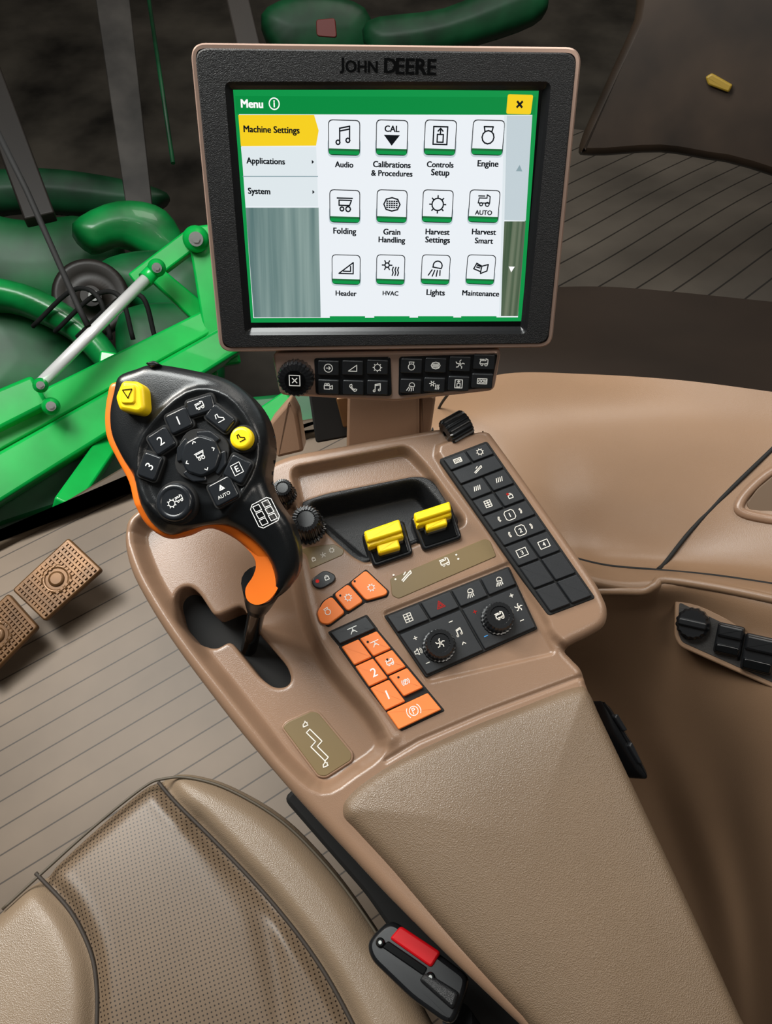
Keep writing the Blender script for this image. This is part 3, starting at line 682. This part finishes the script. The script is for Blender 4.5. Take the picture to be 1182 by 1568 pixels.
J.prism([(q[0]+r_*kj*cos(RA+a), q[1]+r_*kj*sin(RA+a)) for a, r_ in [(i*pi/4+pi/8, 32) for i in range(8)]], 0, .0105, HKEY, .002, .003)
J.icon('fold', q, 9*kj, RA, .0108, WHT, 1.2*kj)
for a in range(4):
    t = RA+a*pi/2; J.icon('up', (q[0]+22*kj*cos(t), q[1]+22*kj*sin(t)), 4*kj, t-pi/2, .0108, WHT, 1.2*kj)
q = HF.l(370, 671, .01); J.cyl(q, [(21*kj, 0), (21*kj, .0055), (20*kj, .006)], GAP); J.cyl(q, [(17*kj, .003), (17*kj, .010), (15.5*kj, .0118), (12*kj, .0122)], YEL)
J.icon('leg', q, 7*kj, RA, .0125, BLKG, 1.4*kj)
q = HF.l(267, 769, .01); J.cyl(q, [(32*kj, 0), (32*kj, .005), (30*kj, .0062)], GAP); J.cyl(q, [(28*kj, .003), (28*kj, .009), (26*kj, .011), (22*kj, .0116), (19*kj, .0108)], HKEY)
J.icon('gear', (q[0]-3*kj, q[1]-2*kj), 8*kj, RA, .0112, WHT, 1.2*kj); J.icon('comb', (q[0]+8*kj, q[1]+5*kj), 7*kj, RA, .0112, WHT, 1*kj)
q = HF.l(406, 785, .004)
for i in range(3):
    for j in range(2):
        x_, y_ = (j-.5)*15*kj, (i-1)*11*kj; c_ = (q[0]+x_*cos(RA)-y_*sin(RA), q[1]+x_*sin(RA)+y_*cos(RA)); u_ = 5*kj
        J.line([(c_[0]+(a*cos(RA)-b*sin(RA))*u_, c_[1]+(a*sin(RA)+b*cos(RA))*u_*.85) for a, b in ((-1, -1), (1, -1), (1, 1), (-1, 1), (-1, -1))], 1*kj, .0046, WHT)
J.line([(q[0]+(a*cos(RA)-b*sin(RA))*kj, q[1]+(a*sin(RA)+b*cos(RA))*kj) for a, b in ((-17, -14), (-12, -19), (12, -19), (17, -14), (17, 14), (12, 19), (-12, 19), (-17, 14), (-17, -14))], 1*kj, .0046, WHT)
J.prism(HF.L([(222, 556), (236, 552), (246, 558), (232, 563)], .002), -.012, .003, BLKS, .001, .002)
J.done()
g0 = CF.w(*CF.l(372, 985, -.02), -.05)
n0 = HF.w(*HF.l(402, 893, -.045), -.045)
n1 = n0.lerp(g0, .35)
tube('neck_boot', [n0, n0.lerp(g0, .12), n0.lerp(g0, .25), n1], .017, HND, joy, 20, r2=.009)
tube('shaft', [n1.lerp(n0, .2), n1, n0.lerp(g0, .7), g0], .0075, BLKG, joy, 16)

# ================================================================== SEAT
SZ = .50
SE = Frame((-.1, -.05, SZ), (0, 0, 1))
seat = root('leather_seat', (-.25, -.02, .4))
so = smooth_closed(SE.L([(-130, 1500), (-60, 1440), (0, 1385), (55, 1335), (140, 1258), (215, 1196), (250, 1182), (290, 1180), (350, 1198), (430, 1245), (500, 1315), (560, 1395), (620, 1490), (680, 1600), (760, 1760), (-200, 1900), (-220, 1600)]), 4)
smA = smooth_open(SE.L([(222, 1172), (262, 1222), (330, 1290), (410, 1375), (480, 1465), (535, 1560), (600, 1700)]), 6)
smB = smooth_open(SE.L([(40, 1325), (60, 1345), (105, 1395), (135, 1455), (145, 1510), (145, 1580), (140, 1750)]), 6)
smC = smooth_open(SE.L([(300, 1262), (350, 1330), (395, 1390), (412, 1450), (425, 1520), (440, 1620)]), 6)
zc = [tuple(p) for p in smA]+[tuple(p) for p in reversed(smB)]
def shf(P, d):
    h = .012*(1-np.exp(-np.clip(d, 0, 1)/.05))
    a = linedist(P, smA); b = linedist(P, smB); c = linedist(P, smC)
    h -= .013*np.exp(-(a/.009)**2)+.012*np.exp(-(b/.009)**2)+.005*np.exp(-(c/.012)**2)
    dc, _ = sdf(P, ccw(zc)); h -= .010*sstep(dc, .05)
    return h
field('cushion', SE, seat, so, .003, .028, .14, shf, SEATL, zones=[(zc, PERF)])
def on(fr, pl, h): return [fr.w(p[0], p[1], h) for p in pl]
SEAMD = mat('seam_dark', '#2e261f', .7)
edge = smooth_open(SE.L([(0, 1392), (55, 1342), (140, 1266), (218, 1204), (250, 1191), (290, 1190), (350, 1208), (430, 1256), (500, 1326), (560, 1405), (620, 1500)]), 6)
tube('piping', on(SE, edge, -.005), .0015, mat('piping', '#4c4336', .6), seat, 8)
tube('seam', on(SE, smA[3:], -.006), .002, SEAMD, seat, 8)
tube('seam_2', on(SE, smB[4:], -.005), .002, SEAMD, seat, 8)
sb = MB('seat_base', Frame((-.32, -.12, .0), (0, 0, 1)), seat)
sb.prism([(-.15, -.3), (.25, -.3), (.2, .05), (-.02, .16), (-.1, .1)], .0, .36, DARK, .01, .03); sb.done()
cp = MB('pedestal_and_gap_fill', CF, con)
cp.prism(CF.L([(470, 1000), (560, 960), (780, 880), (850, 1050), (1050, 1500), (880, 1560), (700, 1400)], -.12), -.55, -.11, DARK, .01, .03)
cp.prism(CF.L([(432, 1222), (460, 1200), (830, 1580), (900, 1700), (740, 1700), (650, 1500), (560, 1370)], -.19), -.5, -.19, GAP, .004, .01); cp.done()  # second block is black fill standing in for the shaded gap beside the seat
BF = Frame(WP(640, 1480, .655), (-.15, .05, 1), Vector((.8, -.62, 0)))
bk = root('seat_belt_buckle', BF.o)
B = MB('buckle_body', BF, bk)
B.prism(BF.L([(561, 1447), (569, 1432), (590, 1412), (604, 1410), (716, 1494), (714, 1514), (694, 1568), (680, 1566), (630, 1530), (568, 1470)]), -.03, 0, BLKS, .004, .007)
B.prism(BF.L([(596, 1437), (613, 1417), (675, 1458), (660, 1482)], .003), -.002, .003, RED, .002, .003)
B.prism(BF.L([(584, 1450), (594, 1440), (655, 1482), (648, 1494)], .001), -.002, .0015, BLKG, .001, .002)
B.prism(BF.L([(640, 1500), (652, 1488), (704, 1520), (694, 1548)], .004), -.002, .005, BLK, .003, .004)
for x, y in ((582, 1443), (659, 1496)):
    B.cyl(BF.l(x, y, .003), [(.004, 0), (.004, .003), (.003, .004)], BLKG, 16); B.cyl(BF.l(x, y, .004), [(.0018, .004), (.0015, .0046)], STEEL, 12)
B.done()
tube('buckle_stalk', [WP(700, 1560, .67), WP(730, 1600, .72), WP(750, 1640, .78)], .014, BLKS, bk)

# ================================================================== FLOOR, PEDALS
FF = Frame((0, 0, 0), (0, 0, 1))
fl = MB('floor', FF)
fp = FF.L([(-300, 960), (0, 838), (95, 790), (192, 738), (330, 690), (520, 660)])+[(.7, .8), (1.0, .2), (.9, -.9), (-1.2, -.9)]
fl.prism(fp, -.06, 0, FLOORM, .004); fl.done()
tr = MB('trim_1', FF)
e0 = FF.L([(-300, 965), (0, 843), (95, 795), (192, 743), (330, 694), (520, 664)]); e1 = FF.L([(-300, 945), (0, 826), (95, 779), (190, 722), (330, 672), (520, 640)])
tr.prism(e0+list(reversed(e1)), -.08, .02, mat('floor_edge_trim', '#4a3f33', .55, spec=.3), .008, .006); tr.done()
pz = .10
PFr = Frame(FF.w(*FF.l(90, 890), pz), (.05, -.25, 1))
ped = root('foot_pedals', PFr.o)
pb = MB('pedal_plates', PFr, ped)
for quad in ([(104, 823), (156, 872), (68, 951), (18, 903)], [(12, 908), (58, 960), (-20, 1040), (-70, 985)]):
    qd = PFr.L(quad); pb.prism(qd, -.012, 0, PEDM, .003, .006)
    nx_, ny_ = 11, 12
    qi = inset(ccw(qd), .005)
    for i in range(nx_):
        for j in range(ny_):
            s, t = (i+.5)/nx_, (j+.5)/ny_
            if abs(s-.5) < .22 and abs(t-.5) < .2: continue
            c = lerp(lerp(qi[0], qi[1], s), lerp(qi[3], qi[2], s), t)
            pb.cyl(c, [(.0042, 0), (.0034, .0045)], PEDM, 4)
    c = cen(qd); pb.cyl(c, [(.028, -.001), (.027, .003), (.021, .003), (.02, .001)], PEDM, 24); pb.cyl(c, [(.015, .0), (.014, .004), (.01, .005)], PEDM, 24)
pb.done()
for i, (x, y) in enumerate(((88, 888), (0, 975))):
    a = PFr.w(*PFr.l(x, y), -.01); tube('pedal_arm_%d' % (i+1), [a, a+Vector((0, .03, -.04)), Vector((a.x, a.y+.06, .0))], .012, DARK, ped)

# ================================================================== RIGHT WALL
rows_ = [
 [(560, 640, 1.20), (690, 598, 1.16), (775, 572, 1.15), (900, 573, 1.14), (1040, 582, 1.10), (1182, 600, 1.06), (1320, 620, 1.02)],
 [(575, 700, 1.13), (700, 650, 1.09), (790, 640, 1.08), (900, 642, 1.08), (1040, 650, 1.06), (1182, 665, 1.03), (1320, 680, .99)],
 [(600, 760, 1.10), (740, 740, 1.05), (830, 740, 1.04), (920, 745, 1.05), (1040, 750, 1.04), (1182, 760, 1.01), (1320, 770, .96)],
 [(640, 860, 1.10), (780, 850, 1.03), (860, 845, 1.02), (930, 850, 1.03), (1040, 858, 1.02), (1182, 870, .97), (1320, 885, .92)],
 [(680, 920, 1.08), (800, 900, .98), (880, 885, .96), (960, 895, .955), (1050, 890, .94), (1182, 910, .90), (1320, 930, .86)],
 [(720, 980, 1.12), (840, 960, 1.04), (910, 940, 1.01), (980, 940, .99), (1060, 950, .96), (1182, 990, .90), (1320, 1000, .85)],
 [(780, 1080, 1.20), (880, 1060, 1.15), (940, 1050, 1.10), (1000, 1050, 1.05), (1080, 1060, .98), (1182, 1080, .90), (1320, 1080, .82)],
 [(860, 1230, 1.22), (940, 1220, 1.20), (1000, 1210, 1.16), (1050, 1210, 1.07), (1110, 1215, 1.01), (1182, 1230, .92), (1320, 1230, .81)],
 [(960, 1420, 1.15), (1020, 1410, 1.14), (1070, 1400, 1.11), (1110, 1400, 1.04), (1150, 1400, 1.00), (1200, 1400, .91), (1320, 1400, .79)],
 [(1040, 1700, 1.02), (1080, 1700, 1.02), (1120, 1700, 1.0), (1150, 1700, .97), (1180, 1700, .93), (1230, 1700, .85), (1340, 1700, .75)]]
wr, bvh = patch('wall_right', rows_, TAN2)
def snap(x, y, off=.001):
    r = ray(x, y).normalized(); hit = bvh.ray_cast(CAM, r); return (hit[0]-r*off) if hit[0] else WP(x, y, 1.0)
dr = root('side_door_panel', snap(1090, 900))
def st(name, pts, r, m, off=.0): return tube(name, smooth_open([snap(x, y, off) for x, y in pts], 5), r, m, dr, 8)
st('panel_gap', [(1215, 655), (1182, 688), (1120, 748), (1060, 810), (1020, 860), (1008, 872)], .003, GAP)
st('panel_gap_2', [(800, 832), (870, 852), (930, 866), (1008, 873), (1100, 882), (1220, 900)], .002, GAP)
st('ledge_bead', [(905, 905), (950, 905), (985, 905), (1003, 896), (1018, 888), (1100, 900), (1220, 925)], .006, TAN2)
st('door_pull_rim', [(1230, 700), (1182, 722), (1150, 748), (1132, 772), (1138, 786), (1182, 796), (1230, 800)], .007, TAN)
st('panel_line', [(690, 598), (672, 625), (662, 660)], .002, GAP)
hF = Frame(snap(1165, 765, .004), (-.35, -.45, .8)); hp_ = MB('door_pull_recess', hF, dr); hp_.prism(hF.L([(1200, 715), (1160, 748), (1142, 772), (1148, 782), (1200, 790)]), -.01, .001, mat('recess_shade_brown', '#5d4a38', .5), .001, .005); hp_.done()  # flat plate; shade inside the pull is put into its darker brown
WS = Frame(snap(1115, 985, .012), (-.45, -.35, .85), Vector((.8, -.3, .2)))
ws = MB('switch_panel', WS, dr)
ws.prism(WS.L([(1033, 916), (1045, 913), (1230, 1003), (1230, 1075), (1040, 990), (1032, 975)]), -.03, 0, TAN2, .002, .006)
ws.prism(WS.L([(1040, 922), (1230, 1013), (1230, 1066), (1044, 983), (1038, 968)]), 0, .0008, DARK, .0003, .004)
q = WS.l(1060, 955, .016); kw = WS.k(1060, 955)
ws.cyl(q, [(27*kw, 0), (26*kw, .014), (22*kw, .018), (20*kw, .018)], BLKS, 64, 1, .05)
ws.prism([(q[0]-22*kw, q[1]-6*kw), (q[0]+22*kw, q[1]-6*kw), (q[0]+22*kw, q[1]+6*kw), (q[0]-22*kw, q[1]+6*kw)], .017, .023, BLKS, .002, .003)
for x, y, w_ in ((1116, 980, 25), (1162, 1002, 29)):
    q = WS.l(x, y, .012); w_ *= kw
    ws.prism([(q[0]-w_*.8, q[1]-w_), (q[0]+w_*.8, q[1]-w_), (q[0]+w_*.8, q[1]+w_), (q[0]-w_*.8, q[1]+w_)], 0, .012, BLKS, .003, .004)
    ws.prism([(q[0]-w_*.75, q[1]+w_*.1), (q[0]+w_*.75, q[1]+w_*.1), (q[0]+w_*.75, q[1]+w_*.9), (q[0]-w_*.75, q[1]+w_*.9)], .011, .018, BLKS, .003, .003)
    ws.prism([(q[0]-w_*.7, q[1]-w_*.9), (q[0]+w_*.7, q[1]-w_*.9), (q[0]+w_*.7, q[1]-w_*.35), (q[0]-w_*.7, q[1]-w_*.35)], .011, .015, BLKG, .002, .003)
ws.done()

# ================================================================== WINDOW SURROUND + OUTSIDE
patch('trim_2', [[(820, 440, 1.5), (950, 440, 1.5), (1182, 462, 1.4), (1350, 480, 1.3)], [(790, 500, 1.35), (950, 500, 1.35), (1182, 520, 1.25), (1350, 540, 1.18)], [(750, 540, 1.24), (950, 545, 1.22), (1182, 570, 1.14), (1350, 590, 1.08)], [(700, 606, 1.17), (950, 580, 1.15), (1182, 604, 1.07), (1350, 626, 1.02)]], mat('sill_dark_brown', '#1e1610', .5, var=(3, .3), spec=.3))
patch('access_platform', [[(700, 180, 3.1), (900, 200, 3.1), (1182, 230, 3.0), (1400, 250, 2.9)], [(700, 330, 2.65), (900, 330, 2.65), (1182, 340, 2.5), (1400, 350, 2.4)], [(700, 480, 2.25), (900, 480, 2.25), (1182, 490, 2.2), (1400, 500, 2.1)]], RIBM)
cpil = root('cab_pillar', WP(900, 100, 1.7))
PBR = mat('pillar_brown', '#2a2018', .42, var=(5, .6))
fpl = Frame(WP(1100, 60, 1.7), (CAM-WP(1100, 60, 1.7)))
cb = MB('pillar_cover', fpl, cpil); cb.prism(smooth_closed(fpl.L([(1000, -60), (970, 30), (925, 130), (885, 225), (905, 240), (1010, 235), (1110, 250), (1260, 260), (1300, -60)]), 4), -.05, 0, PBR, .02)
cb.prism(fpl.L([(1080, 118), (1090, 112), (1122, 130), (1116, 142), (1084, 130)], .01), .0, .016, mat('dull_yellow', '#8f7424', .5), .004, .004); cb.done()
tube('windscreen_wiper', [WP(-20, 170, 1.5), WP(40, 290, 1.5), WP(120, 470, 1.5), WP(135, 500, 1.5)], .006, GAP)
wf = mat('shed_backdrop', '#544d46', .6, var=(1.3, .8))  # brighter mottling paints in reflections of the window glass
gr = MB('ground', Frame((0, 0, -1.9), (0, 0, 1))); gr.flat([(-14, -8), (14, -8), (14, 12), (-14, 12)], 0, mat('shed_floor', '#3a3630', .45, var=(1.8, .8))); gr.done()
wb = MB('wall_back', Frame((0, 8, 1), (0, -1, 0))); wb.flat([(-14, -3), (14, -3), (14, 6), (-14, 6)], 0, wf); wb.done()
hv = root('harvester_feeder_house', WP(150, 500, 2.3))
def beam(name, pts, wd, th, m, d=None):
    P = [Vector(p) for p in pts]; a, b = P[0], P[-1]; ax = (b-a).normalized()
    n = (CAM-(a+b)/2)+Vector((0, 0, .8)); n = (n-ax*n.dot(ax)).normalized(); fr = Frame((a+b)/2, n, ax); L_ = (b-a).length/2
    mb = MB(name, fr, hv); mb.prism([(-L_, -wd[0]/2), (L_, -wd[1]/2), (L_, wd[1]/2), (-L_, wd[0]/2)], -th, 0, m, th*.12, th*.15); mb.done(); return fr, mb
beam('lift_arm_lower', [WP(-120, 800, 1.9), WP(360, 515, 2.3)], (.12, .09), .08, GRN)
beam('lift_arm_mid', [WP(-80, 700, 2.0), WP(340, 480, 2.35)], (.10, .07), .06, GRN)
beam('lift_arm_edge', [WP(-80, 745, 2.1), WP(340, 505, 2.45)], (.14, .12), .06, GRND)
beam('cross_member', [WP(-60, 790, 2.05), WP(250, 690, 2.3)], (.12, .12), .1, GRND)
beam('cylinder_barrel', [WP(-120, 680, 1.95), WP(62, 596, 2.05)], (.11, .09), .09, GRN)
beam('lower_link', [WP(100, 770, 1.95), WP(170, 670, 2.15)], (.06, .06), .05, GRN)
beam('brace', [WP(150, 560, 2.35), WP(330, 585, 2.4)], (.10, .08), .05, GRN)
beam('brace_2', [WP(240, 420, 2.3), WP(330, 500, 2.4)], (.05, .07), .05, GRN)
tube('cylinder_rod', [WP(58, 592, 1.98), WP(240, 410, 2.2)], .016, CHR, hv, 16)
tube('cylinder_rod_clamp', [WP(222, 428, 2.18), WP(240, 410, 2.2)], .022, GRN, hv, 16)
for x, y, d_, r_ in ((240, 410, 2.18, .020), (300, 366, 2.25, .030), (62, 590, 1.96, .015), (78, 622, 1.98, .018)):
    f_ = Frame(WP(x, y, d_), (CAM-WP(x, y, d_))); mb = MB('pivot_%d' % x, f_, hv)
    mb.cyl((0, 0), [(r_*1.3, -.05), (r_*1.3, 0), (r_, .01), (r_*.6, .02)], GRN, 20); mb.cyl((0, 0), [(r_*.7, .0), (r_*.7, .03)], STEEL, 20); mb.cyl((0, 0), [(r_*.4, 0), (r_*.4, .036)], STEEL, 6); mb.done()
beam('pivot_arm', [WP(303, 345, 2.28), WP(345, 560, 2.35)], (.07, .10), .06, GRN)
beam('side_arm', [WP(205, 432, 2.3), WP(300, 360, 2.3)], (.06, .06), .05, GRN)
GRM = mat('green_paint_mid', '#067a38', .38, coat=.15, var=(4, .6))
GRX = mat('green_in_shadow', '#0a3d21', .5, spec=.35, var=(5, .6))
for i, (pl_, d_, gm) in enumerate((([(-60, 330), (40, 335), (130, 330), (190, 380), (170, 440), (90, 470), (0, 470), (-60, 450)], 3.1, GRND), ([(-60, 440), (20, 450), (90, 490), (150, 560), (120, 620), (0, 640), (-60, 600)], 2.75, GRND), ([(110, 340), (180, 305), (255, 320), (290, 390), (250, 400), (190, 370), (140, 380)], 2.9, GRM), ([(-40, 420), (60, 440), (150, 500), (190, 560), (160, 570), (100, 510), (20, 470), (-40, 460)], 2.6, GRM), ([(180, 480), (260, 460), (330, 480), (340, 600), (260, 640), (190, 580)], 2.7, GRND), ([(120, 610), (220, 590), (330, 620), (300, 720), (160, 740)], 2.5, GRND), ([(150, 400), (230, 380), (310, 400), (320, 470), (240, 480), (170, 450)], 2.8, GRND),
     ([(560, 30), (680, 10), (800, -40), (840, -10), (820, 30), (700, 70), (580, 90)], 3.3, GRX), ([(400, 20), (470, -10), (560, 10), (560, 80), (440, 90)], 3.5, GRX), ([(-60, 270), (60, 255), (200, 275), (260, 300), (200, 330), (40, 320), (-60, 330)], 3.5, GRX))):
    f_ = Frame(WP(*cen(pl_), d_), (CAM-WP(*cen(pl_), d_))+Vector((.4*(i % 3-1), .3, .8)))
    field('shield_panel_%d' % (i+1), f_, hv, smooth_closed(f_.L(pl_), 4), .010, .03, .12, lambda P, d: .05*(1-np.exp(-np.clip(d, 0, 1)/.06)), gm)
rd = MB('header_rotor', Frame(WP(140, 455, 2.65), (CAM-WP(140, 455, 2.65))+Vector((0, 0, .5))), hv)
rd.cyl((0, 0), [(.13, -.1), (.13, 0), (.11, .01), (.09, -.01), (.04, .0), (.035, .04)], DARK, 40); rd.cyl((.01, 0), [(.02, .03), (.018, .05)], STEEL, 16)
rd.done()
for i in range(3):
    x = 140+i*34; tube('hydraulic_hose_%d' % (i+1), smooth_open([WP(x-90, 500+8*i, 2.6), WP(x-30, 445+i*8, 2.5), WP(x+10, 455, 2.45), WP(x+30, 520, 2.5)], 6), .008, GAP, hv, 8)
beam('rear_panel_2', [WP(380, 640, 2.1), WP(540, 625, 2.1)], (.12, .12), .1, GRND)
beam('bright_bracket', [WP(400, 640, 1.9), WP(445, 610, 1.9)], (.05, .05), .04, GRN)
rl = MB('warning_reflector', Frame(WP(500, 42, 2.95), (0, -.8, .5)), hv); rl.prism([(-.04, -.03), (.04, -.035), (.035, .03), (-.04, .025)], -.01, .01, mat('dull_red', '#5e1a13', .5), .003, .012); rl.done()
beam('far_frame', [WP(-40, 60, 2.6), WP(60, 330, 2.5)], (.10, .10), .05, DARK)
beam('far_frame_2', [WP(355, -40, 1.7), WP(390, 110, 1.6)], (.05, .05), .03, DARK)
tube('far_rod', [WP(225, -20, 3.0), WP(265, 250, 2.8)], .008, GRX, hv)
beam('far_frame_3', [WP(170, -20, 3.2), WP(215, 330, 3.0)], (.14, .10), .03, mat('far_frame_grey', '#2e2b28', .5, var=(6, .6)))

# ================================================================== LIGHTS
def area_l(name, loc, tgt, size, e, col=(1, 1, 1)):
    l = bpy.data.lights.new(name, 'AREA'); l.shape = 'RECTANGLE'; l.size = size[0]; l.size_y = size[1]; l.energy = e; l.color = col
    o = bpy.data.objects.new(name, l); sc.collection.objects.link(o); o.location = loc
    o.rotation_euler = (Vector(tgt)-Vector(loc)).to_track_quat('-Z', 'Y').to_euler(); return o
area_l('window_light_left', (-1.05, 1.0, 1.7), (.05, .3, .7), (.45, .45), 25, (1, .95, .87))
area_l('right_fill_light', (.5, -.3, 2.1), (.35, .25, .6), (.4, .3), 4.5, (1, .93, .84))  # added fill from above right, brightens the lower side wall
area_l('window_light_right', (1.2, .7, 1.8), (.2, .2, .6), (.4, .6), 6.5, (1, .94, .86))
area_l('edge_highlight_light', (.25, 1.7, 1.75), (.2, .3, .7), (1.2, .25), 5, (1, .97, .92))  # unseen strip added to bring grazing highlights onto keys and shells
area_l('machinery_fill_light', (-1.0, 1.2, 3.0), (-.9, 1.9, -.2), (1.4, 1.4), 105, (.97, 1, .98))  # added lamp out of view, lights the green machinery
area_l('backdrop_fill_light', (1.5, 4, 4.5), (1.0, 7, .5), (2, 2), 150, (1, .95, .88))  # unseen lamp added to brighten the back wall
w = bpy.data.worlds.new('World'); sc.world = w; w.use_nodes = True
w.node_tree.nodes['Background'].inputs[0].default_value = (.5, .47, .43, 1); w.node_tree.nodes['Background'].inputs[1].default_value = .07
cam = bpy.data.cameras.new('Camera'); co = bpy.data.objects.new('Camera', cam); sc.collection.objects.link(co)
co.location = CAM; co.rotation_euler = (pi/2-D, 0, 0); cam.sensor_fit = 'HORIZONTAL'; cam.sensor_width = 36; cam.lens = 36*F/1182
cam.clip_start = .02
sc.camera = co
print('OK')
